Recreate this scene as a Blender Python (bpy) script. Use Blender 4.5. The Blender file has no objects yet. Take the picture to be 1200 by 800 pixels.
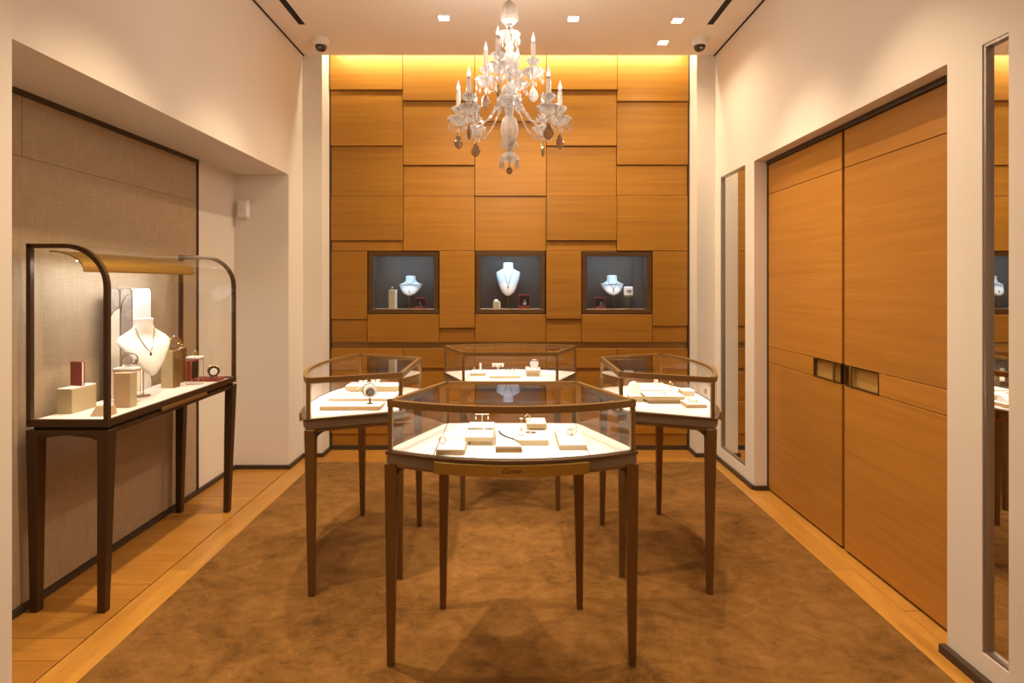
import bpy, bmesh, math, random
from mathutils import Vector, Matrix
random.seed(7)
scene = bpy.context.scene
C = scene.collection
PI = math.pi

# ------------------------------------------------------------------ camera, world, exposure
F = 670.0; CX = 598.0; CY = 332.0; H = 1.5            # focal length and vanishing point in pixels of the 1200x800 frame, eye height
cam = bpy.data.cameras.new('camera'); camo = bpy.data.objects.new('camera', cam); C.objects.link(camo)
camo.location = (0, 0, H); camo.rotation_euler = (PI / 2, 0, 0)
cam.sensor_width = 36; cam.lens = 36 * F / 1200
cam.shift_x = (600 - CX) / 1200; cam.shift_y = -(400 - CY) / 1200
cam.clip_start = .05
scene.camera = camo
w = bpy.data.worlds.new('world'); scene.world = w; w.use_nodes = True
w.node_tree.nodes['Background'].inputs[0].default_value = (1, .8, .6, 1)
w.node_tree.nodes['Background'].inputs[1].default_value = .02
vs = scene.view_settings
vs.view_transform = 'Standard'; vs.look = 'None'; vs.gamma = 1; vs.use_curve_mapping = False
vs.exposure = 0.16
scene.cycles.use_denoising = True
scene.cycles.max_bounces = 12; scene.cycles.transparent_max_bounces = 24
scene.cycles.transmission_bounces = 10; scene.cycles.diffuse_bounces = 6; scene.cycles.glossy_bounces = 6
scene.cycles.sample_clamp_indirect = 4.0
scene.cycles.caustics_reflective = False; scene.cycles.caustics_refractive = False

WARM = (1.0, .77, .52)
COVE = (1.0, .84, .55)
CASEL = (.97, .97, 1.0)
NICHEL = (.36, .64, 1.0)
P_CANDLE = 5.0
P_SPOT, P_COVE, P_CASE, P_VIT, P_NICHE = 100, 25, 1.5, 3.4, 2.3

# ------------------------------------------------------------------ materials
def new_mat(name):
    m = bpy.data.materials.new(name); m.use_nodes = True
    nt = m.node_tree; b = nt.nodes['Principled BSDF']
    return m, nt, b
def plain(name, col, rough=.5, metal=0., spec=.5, bump=0., bscale=60., var=0., vscale=3., coat=0.):
    m, nt, b = new_mat(name)
    b.inputs['Base Color'].default_value = (*col, 1); b.inputs['Roughness'].default_value = rough
    b.inputs['Metallic'].default_value = metal; b.inputs['Specular IOR Level'].default_value = spec
    b.inputs['Coat Weight'].default_value = coat
    tc = nt.nodes.new('ShaderNodeTexCoord')
    n = nt.nodes.new('ShaderNodeTexNoise'); n.inputs['Scale'].default_value = vscale; n.inputs['Detail'].default_value = 4
    nt.links.new(tc.outputs['Object'], n.inputs['Vector'])
    mx = nt.nodes.new('ShaderNodeMix'); mx.data_type = 'RGBA'
    k = max(var, .015)
    mx.inputs[6].default_value = (*[c * (1 - k) for c in col], 1); mx.inputs[7].default_value = (*[min(1, c * (1 + k)) for c in col], 1)
    nt.links.new(n.outputs['Fac'], mx.inputs[0]); nt.links.new(mx.outputs[2], b.inputs['Base Color'])
    if bump:
        n2 = nt.nodes.new('ShaderNodeTexNoise'); n2.inputs['Scale'].default_value = bscale; n2.inputs['Detail'].default_value = 3
        nt.links.new(tc.outputs['Object'], n2.inputs['Vector'])
        bp = nt.nodes.new('ShaderNodeBump'); bp.inputs['Strength'].default_value = bump; bp.inputs['Distance'].default_value = .01
        nt.links.new(n2.outputs['Fac'], bp.inputs['Height']); nt.links.new(bp.outputs['Normal'], b.inputs['Normal'])
    return m
def wood(name, dark, light, axis, rough=.42, scale=1.0, spec=.4, contrast=1.0, fig=.0):
    """grain runs along `axis` (0,1,2)"""
    m, nt, b = new_mat(name)
    tc = nt.nodes.new('ShaderNodeTexCoord'); oi = nt.nodes.new('ShaderNodeObjectInfo')
    mul = nt.nodes.new('ShaderNodeMath'); mul.operation = 'MULTIPLY'; mul.inputs[1].default_value = 37
    nt.links.new(oi.outputs['Random'], mul.inputs[0])
    add = nt.nodes.new('ShaderNodeVectorMath'); add.operation = 'ADD'
    nt.links.new(tc.outputs['Object'], add.inputs[0]); nt.links.new(mul.outputs[0], add.inputs[1])
    def noise(sa, sx, det, rg=.6):
        mp = nt.nodes.new('ShaderNodeMapping'); s = [sx * scale] * 3; s[axis] = sa * scale
        mp.inputs['Scale'].default_value = s
        nt.links.new(add.outputs[0], mp.inputs['Vector'])
        n = nt.nodes.new('ShaderNodeTexNoise'); n.inputs['Scale'].default_value = 1; n.inputs['Detail'].default_value = det
        n.inputs['Roughness'].default_value = rg
        nt.links.new(mp.outputs[0], n.inputs['Vector']); return n
    n1 = noise(.7, 26, 5); n2 = noise(2.5, 150, 3)
    mm = nt.nodes.new('ShaderNodeMix'); mm.inputs[0].default_value = .4
    nt.links.new(n1.outputs['Fac'], mm.inputs[2]); nt.links.new(n2.outputs['Fac'], mm.inputs[3])
    last = mm.outputs[0]
    if fig:
        n3 = noise(1.6, 9, 6, .7)
        m3 = nt.nodes.new('ShaderNodeMix'); m3.inputs[0].default_value = fig
        nt.links.new(last, m3.inputs[2]); nt.links.new(n3.outputs['Fac'], m3.inputs[3]); last = m3.outputs[0]
    cr = nt.nodes.new('ShaderNodeValToRGB')
    cr.color_ramp.elements[0].position = .5 - .2 / contrast; cr.color_ramp.elements[1].position = .5 + .2 / contrast
    cr.color_ramp.elements[0].color = (*dark, 1); cr.color_ramp.elements[1].color = (*light, 1)
    nt.links.new(last, cr.inputs[0])
    hsv = nt.nodes.new('ShaderNodeHueSaturation')
    mr = nt.nodes.new('ShaderNodeMapRange'); mr.inputs[3].default_value = .90; mr.inputs[4].default_value = 1.08
    nt.links.new(oi.outputs['Random'], mr.inputs[0]); nt.links.new(mr.outputs[0], hsv.inputs['Value'])
    nt.links.new(cr.outputs[0], hsv.inputs['Color']); nt.links.new(hsv.outputs[0], b.inputs['Base Color'])
    b.inputs['Roughness'].default_value = rough; b.inputs['Specular IOR Level'].default_value = spec
    bp = nt.nodes.new('ShaderNodeBump'); bp.inputs['Strength'].default_value = .06; bp.inputs['Distance'].default_value = .004
    nt.links.new(n2.outputs['Fac'], bp.inputs['Height']); nt.links.new(bp.outputs['Normal'], b.inputs['Normal'])
    return m
def thin_glass(name, tint=(.97, .98, .98), refl=1.0):
    m = bpy.data.materials.new(name); m.use_nodes = True; nt = m.node_tree
    nt.nodes.remove(nt.nodes['Principled BSDF'])
    out = nt.nodes['Material Output']
    tr = nt.nodes.new('ShaderNodeBsdfTransparent'); tr.inputs[0].default_value = (*tint, 1)
    gl = nt.nodes.new('ShaderNodeBsdfGlossy'); gl.inputs['Roughness'].default_value = .01; gl.inputs['Color'].default_value = (1, 1, 1, 1)
    fr = nt.nodes.new('ShaderNodeFresnel'); fr.inputs[0].default_value = 1.45
    ml = nt.nodes.new('ShaderNodeMath'); ml.operation = 'MULTIPLY'; ml.inputs[1].default_value = refl
    ge = nt.nodes.new('ShaderNodeNewGeometry'); inv = nt.nodes.new('ShaderNodeMath'); inv.operation = 'SUBTRACT'; inv.inputs[0].default_value = 1
    nt.links.new(ge.outputs['Backfacing'], inv.inputs[1])          # reflect at the outer face of a pane only
    m0 = nt.nodes.new('ShaderNodeMath'); m0.operation = 'MULTIPLY'
    nt.links.new(fr.outputs[0], m0.inputs[0]); nt.links.new(inv.outputs[0], m0.inputs[1])
    nt.links.new(m0.outputs[0], ml.inputs[0])
    mx = nt.nodes.new('ShaderNodeMixShader')
    nt.links.new(ml.outputs[0], mx.inputs[0]); nt.links.new(tr.outputs[0], mx.inputs[1]); nt.links.new(gl.outputs[0], mx.inputs[2])
    nt.links.new(mx.outputs[0], out.inputs[0])
    return m
def crystal(name, col, sparkle_mix):
    m, nt, b = new_mat(name)
    b.inputs['Base Color'].default_value = (*col, 1); b.inputs['Transmission Weight'].default_value = 1
    b.inputs['Roughness'].default_value = .03; b.inputs['IOR'].default_value = 1.55
    b.inputs['Coat Weight'].default_value = 1.0; b.inputs['Coat Roughness'].default_value = .02
    tc = nt.nodes.new('ShaderNodeTexCoord'); vo = nt.nodes.new('ShaderNodeTexVoronoi'); vo.inputs['Scale'].default_value = 95
    bp = nt.nodes.new('ShaderNodeBump'); bp.inputs['Strength'].default_value = .9; bp.inputs['Distance'].default_value = .006
    nt.links.new(tc.outputs['Object'], vo.inputs['Vector']); nt.links.new(vo.outputs['Distance'], bp.inputs['Height']); nt.links.new(bp.outputs['Normal'], b.inputs['Normal'])
    nt.links.new(bp.outputs['Normal'], b.inputs['Coat Normal'])
    tl = nt.nodes.new('ShaderNodeBsdfTranslucent'); tl.inputs[0].default_value = (*col, 1)
    df = nt.nodes.new('ShaderNodeBsdfDiffuse'); df.inputs[0].default_value = (*col, 1)
    m1 = nt.nodes.new('ShaderNodeMixShader'); nt.links.new(tl.outputs[0], m1.inputs[1]); nt.links.new(df.outputs[0], m1.inputs[2])
    m2 = nt.nodes.new('ShaderNodeMixShader'); m2.inputs[0].default_value = sparkle_mix  # scatter of the crystal colour stands in for refracted sparkle
    nt.links.new(b.outputs[0], m2.inputs[1]); nt.links.new(m1.outputs[0], m2.inputs[2])
    nt.links.new(m2.outputs[0], nt.nodes['Material Output'].inputs[0])
    return m
def emit(name, col, s):
    m, nt, b = new_mat(name)
    b.inputs['Base Color'].default_value = (*col, 1)
    b.inputs['Emission Color'].default_value = (*col, 1); b.inputs['Emission Strength'].default_value = s
    return m
def fabric(name, c1, c2, s=(900, 900), rough=.9):
    m, nt, b = new_mat(name)
    tc = nt.nodes.new('ShaderNodeTexCoord')
    fac = []
    for sc in ((260, 260, 14), (14, 14, 260)):
        mp = nt.nodes.new('ShaderNodeMapping'); mp.inputs['Scale'].default_value = sc
        nt.links.new(tc.outputs['Object'], mp.inputs['Vector'])
        n = nt.nodes.new('ShaderNodeTexNoise'); n.inputs['Scale'].default_value = .7; n.inputs['Detail'].default_value = 2
        nt.links.new(mp.outputs[0], n.inputs['Vector']); fac.append(n)
    mm = nt.nodes.new('ShaderNodeMix'); mm.inputs[0].default_value = .5
    nt.links.new(fac[0].outputs['Fac'], mm.inputs[2]); nt.links.new(fac[1].outputs['Fac'], mm.inputs[3])
    cr = nt.nodes.new('ShaderNodeValToRGB'); cr.color_ramp.elements[0].position = .35; cr.color_ramp.elements[1].position = .65
    cr.color_ramp.elements[0].color = (*c1, 1); cr.color_ramp.elements[1].color = (*c2, 1)
    nt.links.new(mm.outputs[0], cr.inputs[0]); nt.links.new(cr.outputs[0], b.inputs['Base Color'])
    b.inputs['Roughness'].default_value = rough; b.inputs['Specular IOR Level'].default_value = .15
    bp = nt.nodes.new('ShaderNodeBump'); bp.inputs['Strength'].default_value = .2; bp.inputs['Distance'].default_value = .003
    nt.links.new(mm.outputs[0], bp.inputs['Height']); nt.links.new(bp.outputs['Normal'], b.inputs['Normal'])
    return m
def carpet_mat():
    m, nt, b = new_mat('plush_carpet')
    tc = nt.nodes.new('ShaderNodeTexCoord')
    def noise(scale, det, rough, dist=0, mapscale=None, rot=0):
        v = tc.outputs['Object']
        if mapscale:
            mp = nt.nodes.new('ShaderNodeMapping'); mp.inputs['Scale'].default_value = mapscale; mp.inputs['Rotation'].default_value = (0, 0, rot)
            nt.links.new(v, mp.inputs['Vector']); v = mp.outputs[0]
        n = nt.nodes.new('ShaderNodeTexNoise'); n.inputs['Scale'].default_value = scale; n.inputs['Detail'].default_value = det
        n.inputs['Roughness'].default_value = rough; n.inputs['Distortion'].default_value = dist
        nt.links.new(v, n.inputs['Vector']); return n
    a = noise(2.2, 6, .65, .8); c = noise(11, 6, .75, .6, (1, 1.4, 1), .5); d = noise(420, 2, .6)
    m1 = nt.nodes.new('ShaderNodeMix'); m1.inputs[0].default_value = .5
    nt.links.new(a.outputs['Fac'], m1.inputs[2]); nt.links.new(c.outputs['Fac'], m1.inputs[3])
    m2 = nt.nodes.new('ShaderNodeMix'); m2.inputs[0].default_value = .24
    nt.links.new(m1.outputs[0], m2.inputs[2]); nt.links.new(d.outputs['Fac'], m2.inputs[3])
    cr = nt.nodes.new('ShaderNodeValToRGB')
    e = cr.color_ramp.elements; e[0].position = .385; e[1].position = .63
    e[0].color = (.075, .034, .0085, 1); e[1].color = (.255, .125, .034, 1)
    k = e.new(.47); k.color = (.150, .070, .0165, 1)
    nt.links.new(m2.outputs[0], cr.inputs[0]); nt.links.new(cr.outputs[0], b.inputs['Base Color'])
    b.inputs['Roughness'].default_value = 1; b.inputs['Specular IOR Level'].default_value = .05
    b.inputs['Sheen Weight'].default_value = .1; b.inputs['Sheen Roughness'].default_value = .5
    b.inputs['Sheen Tint'].default_value = (1, .75, .5, 1)
    bp = nt.nodes.new('ShaderNodeBump'); bp.inputs['Strength'].default_value = .35; bp.inputs['Distance'].default_value = .01
    nt.links.new(m2.outputs[0], bp.inputs['Height']); nt.links.new(bp.outputs['Normal'], b.inputs['Normal'])
    return m

WD, WL = (.27, .113, .010), (.41, .187, .021)
wood_x = wood('oak_veneer_across', WD, WL, 0)
wood_y = wood('oak_veneer_doors', (.34, .140, .020), (.47, .215, .038), 1)
plank_x = wood('oak_plank_across', (.25, .10, .013), (.44, .205, .036), 0, rough=.3, fig=.45, contrast=1.2)
plank_y = wood('oak_plank_along', (.31, .135, .020), (.53, .265, .052), 1, rough=.3, fig=.55, contrast=1.3)
paint = plain('wall_paint', (.77, .715, .64), .75, spec=.2, bump=.02, bscale=90)
ceil_paint = plain('ceiling_paint', (.86, .79, .71), .85, spec=.1)
bronze = plain('dark_bronze', (.16, .095, .045), .38, .85, var=.06, vscale=8)
vit_bronze = plain('vitrine_bronze', (.075, .042, .02), .4, .6, var=.06, vscale=8)
bronze_leg = plain('bronze_leg', (.20, .112, .038), .4, .7, var=.06, vscale=8)
black_bronze = plain('black_bronze', (.035, .022, .014), .45, .5)
brass_frame = plain('brushed_brass_frame', (.27, .158, .055), .42, .7, var=.06, vscale=10)
brass = plain('polished_brass', (.66, .45, .13), .42, .55, var=.05)
apron_gold = plain('brass_apron', (.42, .26, .055), .4, .8, var=.05)
engrave = plain('engraved_dark', (.06, .035, .015), .6)
taupe = plain('taupe_satin', (.22, .155, .10), .45, .3, var=.05)
trim_dark = plain('dark_trim', (.065, .042, .026), .5, .3)
black = plain('matte_black', (.008, .007, .006), .8)
fab = fabric('woven_linen', (.36, .265, .165), (.45, .34, .225))
deckm = plain('cream_suede', (.78, .73, .68), .9, spec=.1, bump=.05, bscale=300)
padm = plain('white_leather_pad', (.88, .86, .83), .7, spec=.2)
blockm = plain('cream_block_shaded_side', (.50, .40, .235), .7, spec=.2, var=.03)  # darkened for the shade on block sides; also the vitrine's cream pieces
tanm = plain('tan_block', (.52, .36, .21), .65, spec=.2, var=.03)
bustm = plain('white_bust', (.85, .82, .76), .8, spec=.2)
red = plain('red_leather', (.24, .022, .02), .45, bump=.1, bscale=200)
darkvelvet = plain('dark_velvet', (.03, .018, .014), .95, spec=.05)
gold = plain('gold', (.85, .62, .33), .18, 1.0)
silver = plain('white_gold', (.78, .76, .73), .15, 1.0)
darkm = plain('dark_grey', (.07, .06, .055), .4)
gem = plain('clear_stone', (.9, .93, .95), .02, 0, spec=1.0)
mirror = plain('mirror_silver', (.88, .87, .84), .005, 1.0)
steel = plain('satin_steel', (.42, .38, .34), .35, .9)
white_plastic = plain('white_plastic', (.82, .80, .76), .45)
domem = plain('smoked_dome', (.03, .02, .015), .05, spec=.8)
nichem = plain('niche_lining', (.13, .080, .050), .7, spec=.3, var=.05)
nichefl = plain('niche_shelf', (.50, .45, .40), .7)
screen1 = fabric('grey_weave_screen', (.30, .25, .21), (.42, .36, .30))
screen2 = plain('ivory_screen', (.80, .74, .64), .7)
glass = thin_glass('clear_glass', (.985, .988, .985), 1.3)
glassn = thin_glass('niche_glass', (.96, .97, .97), 1.0)
acrylic = thin_glass('clear_acrylic', (.96, .96, .95), 1.0)
cry = crystal('cut_crystal', (1, .985, .98), .30)
cryc = crystal('clear_crystal', (1, .985, .98), .10)
smoky = crystal('smoky_crystal', (.40, .27, .13), .08)
bulbm = bpy.data.materials.new('clear_bulb'); bulbm.use_nodes = True
_nt = bulbm.node_tree; _nt.nodes.remove(_nt.nodes['Principled BSDF'])
_t = _nt.nodes.new('ShaderNodeBsdfTransparent'); _e = _nt.nodes.new('ShaderNodeEmission'); _e.inputs[0].default_value = (1, .90, .80, 1); _e.inputs[1].default_value = 1.5
_m = _nt.nodes.new('ShaderNodeMixShader'); _m.inputs[0].default_value = .5
_nt.links.new(_t.outputs[0], _m.inputs[1]); _nt.links.new(_e.outputs[0], _m.inputs[2]); _nt.links.new(_m.outputs[0], _nt.nodes['Material Output'].inputs[0])
lampm = emit('downlight_lens', (1, .82, .58), 14)
ledc = emit('cool_led_strip', (.70, .84, 1), 5)
ledm = emit('led_strip', (1, .95, .90), 6)
carpetm = carpet_mat()

# ------------------------------------------------------------------ builders
def link(o, parent=None):
    C.objects.link(o)
    if parent is not None: o.parent = parent
    return o
def mesh(name, verts, faces, mat, parent=None, smooth=False, loc=None, bevel=0.):
    """verts are world coordinates minus the parent's own location (see loc_of)"""
    me = bpy.data.meshes.new(name)
    me.from_pydata([tuple(v) for v in verts], [], faces); me.update()
    bm = bmesh.new(); bm.from_mesh(me)
    bmesh.ops.recalc_face_normals(bm, faces=bm.faces)
    if bevel: bmesh.ops.bevel(bm, geom=list(bm.edges), offset=bevel, segments=1, affect='EDGES', clamp_overlap=True)
    if smooth:
        for fc in bm.faces: fc.smooth = True
        for ed in bm.edges:
            if len(ed.link_faces) == 2 and ed.calc_face_angle(0) > .75: ed.smooth = False
    bm.to_mesh(me); bm.free()
    me.materials.append(mat)
    o = bpy.data.objects.new(name, me)
    if loc: o.location = loc
    return link(o, parent)
def boxv(x0, x1, y0, y1, z0, z1):
    v = [(x, y, z) for x in (x0, x1) for y in (y0, y1) for z in (z0, z1)]
    f = [(0, 1, 3, 2), (4, 6, 7, 5), (0, 4, 5, 1), (2, 3, 7, 6), (0, 2, 6, 4), (1, 5, 7, 3)]
    return v, f
BOXCACHE = {}
def box(name, x0, x1, y0, y1, z0, z1, mat, parent=None, bevel=0.):
    """box whose origin is its base centre; coordinates are those of the parent's frame"""
    cx, cy, cz = (x0 + x1) / 2, (y0 + y1) / 2, z0
    key = (round(x1 - x0, 4), round(y1 - y0, 4), round(z1 - z0, 4), mat.name, bevel)
    if key in BOXCACHE:
        o = bpy.data.objects.new(name, BOXCACHE[key]); o.location = (cx, cy, cz); return link(o, parent)
    v, f = boxv(x0 - cx, x1 - cx, y0 - cy, y1 - cy, 0, z1 - z0)
    o = mesh(name, v, f, mat, parent, False, (cx, cy, cz), bevel)
    BOXCACHE[key] = o.data
    return o
def prism(name, poly, z0, z1, mat, parent=None, bevel=0., smooth=False):
    n = len(poly)
    v = [(x, y, z0) for x, y in poly] + [(x, y, z1) for x, y in poly]
    f = [tuple(range(n - 1, -1, -1)), tuple(range(n, 2 * n))] + [(i, (i + 1) % n, n + (i + 1) % n, n + i) for i in range(n)]
    return mesh(name, v, f, mat, parent, smooth, None, bevel)
def lathe_v(profile, seg=24, lobes=0, amp=0., flat=1.0):
    """profile: (r, z) top to bottom"""
    v, f = [], []
    for r, z in profile:
        for k in range(seg):
            a = 2 * PI * k / seg
            rr = r * (1 + amp * math.cos(lobes * a)) if lobes else r
            v.append((rr * math.cos(a), rr * math.sin(a) * flat, z))
    n = len(profile)
    for i in range(n - 1):
        for k in range(seg):
            f.append((i * seg + k, i * seg + (k + 1) % seg, (i + 1) * seg + (k + 1) % seg, (i + 1) * seg + k))
    f.append(tuple(range(seg))); f.append(tuple(range((n - 1) * seg, n * seg)))
    return v, f
def lathe(name, profile, loc, mat, parent=None, seg=24, smooth=True, lobes=0, amp=0., flat=1.0):
    v, f = lathe_v(profile, seg, lobes, amp, flat)
    return mesh(name, v, f, mat, parent, smooth, loc)
def sweep_v(path, r, seg=8, closed=False):
    pts = [Vector(p) for p in path]; n = len(pts); v, f = [], []
    ref = Vector((0, 0, 1))
    for i, p in enumerate(pts):
        a = pts[(i - 1) % n] if (closed or i > 0) else pts[i]
        b = pts[(i + 1) % n] if (closed or i < n - 1) else pts[i]
        t = (b - a).normalized()
        u = t.cross(ref)
        if u.length < 1e-3: u = t.cross(Vector((0, 1, 0)))
        u.normalize(); w_ = u.cross(t).normalized()
        rr = r[i] if isinstance(r, (list, tuple)) else r
        for k in range(seg):
            an = 2 * PI * k / seg
            v.append(p + (u * math.cos(an) + w_ * math.sin(an)) * rr)
    m = n if closed else n - 1
    for i in range(m):
        for k in range(seg):
            j = (i + 1) % n
            f.append((i * seg + k, i * seg + (k + 1) % seg, j * seg + (k + 1) % seg, j * seg + k))
    if not closed:
        f.append(tuple(range(seg))); f.append(tuple(range((n - 1) * seg, n * seg)))
    return v, f
def tube(name, path, r, mat, parent=None, seg=8, closed=False, loc=None):
    v, f = sweep_v(path, r, seg, closed)
    return mesh(name, v, f, mat, parent, True, loc)
def ribbon(name, path, normals, w2, z0, z1, mat, parent=None, smooth=False, closed=False):
    """a bar of rectangular section swept in plan along path (2-D), half width w2, from z0 to z1"""
    n = len(path); v = []; f = []
    for (x, y), (nx, ny) in zip(path, normals):
        v += [(x - nx * w2, y - ny * w2, z0), (x + nx * w2, y + ny * w2, z0), (x + nx * w2, y + ny * w2, z1), (x - nx * w2, y - ny * w2, z1)]
    for i in range(n - 1):
        for k in range(4):
            f.append((i * 4 + k, i * 4 + (k + 1) % 4, i * 4 + 4 + (k + 1) % 4, i * 4 + 4 + k))
    f.append((0, 1, 2, 3)); f.append(tuple(range(4 * n - 4, 4 * n)))
    return mesh(name, v, f, mat, parent, smooth)
def empty(name, loc, rz=0):
    o = bpy.data.objects.new(name, None); o.location = loc; o.rotation_euler = (0, 0, rz); o.empty_display_size = .05
    return link(o)
def tag(o, label, cat, group=None, kind=None):
    o['label'] = label
    if cat: o['category'] = cat
    if group: o['group'] = group
    if kind: o['kind'] = kind
    return o
def struct(o, label=None):
    o['kind'] = 'structure'
    if label: o['label'] = label
    return o
def area(name, loc, rot, sx, sy, power, col, parent=None, spread=PI):
    l = bpy.data.lights.new(name, 'AREA'); l.shape = 'RECTANGLE'; l.size = sx; l.size_y = sy; l.energy = power; l.color = col; l.spread = spread
    o = bpy.data.objects.new(name, l); o.location = loc; o.rotation_euler = rot
    return link(o, parent)

def X(px, Y): return (px - CX) / F * Y
def Z(py, Y): return H - (py - CY) / F * Y

# ------------------------------------------------------------------ room dimensions
XL, XR, XA, XD = -1.795, 1.773, -2.235, 1.873          # left bulkhead, right wall, alcove back, door plane
ZC, ZS = 3.475, 2.382                                  # ceiling, alcove soffit
YP, YB, YE = 4.95, 5.17, 4.63                          # pilaster front, panelled wall, alcove end
YJ0, YJ1 = 2.32, 4.155                                 # door opening
PB0, PB1 = 1.45, 1.95                                  # portal piers
BACK = 5.60
FRONT = -2.6

# ------------------------------------------------------------------ floor, carpet, planks
CL, CR, CB = -1.63, 1.675, 4.795
fl = struct(box('floor', -2.8, 2.8, FRONT, BACK, -.10, -.012, trim_dark), 'honey oak floor boards around the brown carpet')
carpet = tag(box('carpet', CL, CR, 1.0, CB, -.0115, .004, carpetm, None, .003), 'large brown plush carpet covering the middle of the floor', 'carpet')
flp = lambda n, x0, x1, y0, y1, m: (box(n, x0, x1, y0, y1, -.012, 0, m, None, .0012))
def plank(x0, x1, y0, y1, m):
    o = flp('plank', x0, x1, y0, y1, m); o.parent = fl; o.location -= fl.location
G = .002
# along the carpet edges
for y0, y1 in ((FRONT, .9), (.9, 3.0), (3.0, 4.795)):
    plank(-1.79 + G, CL - G, y0, y1 - G, plank_y)
    plank(CR + G, 1.805 - G, y0, y1 - G, plank_y)
for y0, y1 in ((2.31, 2.62), (2.62, 4.16)):
    plank(1.805, XD + .03, y0 + G, y1 - G, plank_y)
yy_ = FRONT
while yy_ < .99:
    plank(CL, CR, yy_ + G, yy_ + .359 - G, plank_x); yy_ += .359  # boards out of view in place of carpet, added to bounce light upward
plank(-1.79, -.2 - G, CB + G, 4.955 - G, plank_x); plank(-.2, 1.8, CB + G, 4.955 - G, plank_x)
plank(-1.79, .55 - G, 4.955, 5.24, plank_x); plank(.55, 1.8, 4.955, 5.24, plank_x)
y = 1.4; k = 0
while y < YE:
    wd = (.142, .150, .146)[k % 3]; k += 1
    plank(-2.26, -1.795, y + G / 2, min(y + wd, YE) - G / 2, plank_x); y += wd

# ------------------------------------------------------------------ ceiling
ce = struct(box('ceiling', -2.8, 2.8, FRONT, YP, ZC, ZC + .14, ceil_paint), 'flat white ceiling with downlights')
def child(o, p):
    o.parent = p; o.location = o.location - p.location; return o
child(box('cove_top', -1.8, 1.8, YP - .12, BACK, 3.86, 3.92, ceil_paint), ce)
child(box('cove_upstand', -1.8, 1.8, YP - .12, YP - .10, ZC + .14, 3.86, ceil_paint), ce)
for sx in (XL, XR):   # shadow gap between ceiling and side wall
    s = 1 if sx < 0 else -1
    child(box('shadow_gap', min(sx, sx + s * .012), max(sx, sx + s * .012), PB1, YP, ZC - .006, ZC, black), ce)

# ------------------------------------------------------------------ left wall with alcove
wl = struct(box('wall_left', -2.8, XL, PB1, YE, ZS, ZC, paint), 'white bulkhead wall above the display alcove')
child(box('alcove_back', -2.8, XA - .012, PB1, YE, 0, ZS, paint), wl)
child(box('alcove_end', -2.8, XL, YE, BACK, 0, ZC, paint), wl)
child(box('alcove_back_panel', XA - .012, XA, 4.085, YE, .03, ZS, paint), wl)
PN = 4.075
for (y0, y1, z0, z1) in ((PB1, 2.61, 2.08, 2.355), (2.612, 3.76, 2.08, 2.355), (3.762, PN - .012, 2.08, 2.355), (PB1, PN - .012, .035, 2.078)):
    child(box('fabric_panel', XA - .012, XA + .004, y0, y1, z0, z1, fab, None, .001), wl)
child(box('panel_edge_strip', XA - .012, XA + .012, PB1, PN + .01, 2.357, ZS, trim_dark), wl)
child(box('panel_edge_strip', XA - .012, XA + .012, PN - .01, PN + .006, .03, 2.357, trim_dark), wl)
bl = struct(box('baseboard_left', XA - .012, XA + .018, PB1, YE, 0, .032, trim_dark), 'thin dark bronze baseboard of the alcove')
child(box('end_strip', XA + .018, XL, YE - .018, YE, 0, .032, trim_dark), bl)
child(box('wall_strip', XL, XL + .018, YE - .018, YP, 0, .032, trim_dark), bl)
child(box('pilaster_strip', XL + .018, -1.63, YP - .018, YP, 0, .032, trim_dark), bl)
child(box('return_strip', -1.63, -1.612, YP - .018, YB, 0, .032, trim_dark), bl)

# ------------------------------------------------------------------ right wall with door opening and mirror recesses
MF = (4.315, 4.82); MN = (1.64, 2.148); MZ = (.115, 2.395)
RB = 2.8
wr = struct(box('wall_right', XR, RB, MF[1], BACK, 0, ZC, paint), 'white right wall around the oak doors')
for (y0, y1, z0, z1) in ((MF[0], MF[1], 0, MZ[0]), (MF[0], MF[1], MZ[1], ZC), (YJ1, MF[0], 0, ZC), (YJ0, YJ1, 2.39, ZC),
                         (MN[1], YJ0, 0, ZC), (MN[0], MN[1], 0, MZ[0]), (MN[0], MN[1], MZ[1], ZC), (PB0, MN[0], 0, ZC)):
    child(box('wall_section', XR, RB, y0, y1, z0, z1, paint), wr)
for y0, y1 in (MF, MN):
    child(box('recess_back', XR + .03, RB, y0, y1, MZ[0], MZ[1], paint), wr)
br = struct(box('baseboard_right', XR - .018, XR, YJ1, YP, 0, .032, trim_dark), 'thin dark bronze baseboard by the oak doors')
child(box('jamb_strip', XR, XD - .004, YJ1 - .018, YJ1, 0, .032, trim_dark), br)
child(box('near_strip', XR - .028, XR, PB1, YJ0 + .01, 0, .034, trim_dark), br)
child(box('pilaster_strip', 1.615, XR - .018, YP - .018, YP, 0, .032, trim_dark), br)
child(box('return_strip', 1.597, 1.615, YP - .018, YB, 0, .032, trim_dark), br)
# piers of the opening the camera looks through
struct(box('wall_front_left', -2.8, -1.70, PB0, PB1, 0, ZC, paint), 'white wall pier at the left edge')
struct(box('wall_front_right', 1.70, XR - .003, PB0, PB1, 0, ZC, paint), 'white wall pier at the right edge')
# rest of the shop behind the camera
struct(box('wall_shop_left', -2.8, -2.7, FRONT, PB0, 0, ZC, paint))
struct(box('wall_shop_right', 2.7, 2.8, FRONT, PB0, 0, ZC, paint))
struct(box('wall_shop_front', -2.8, 2.8, FRONT - .1, FRONT, 0, ZC, paint))

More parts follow.
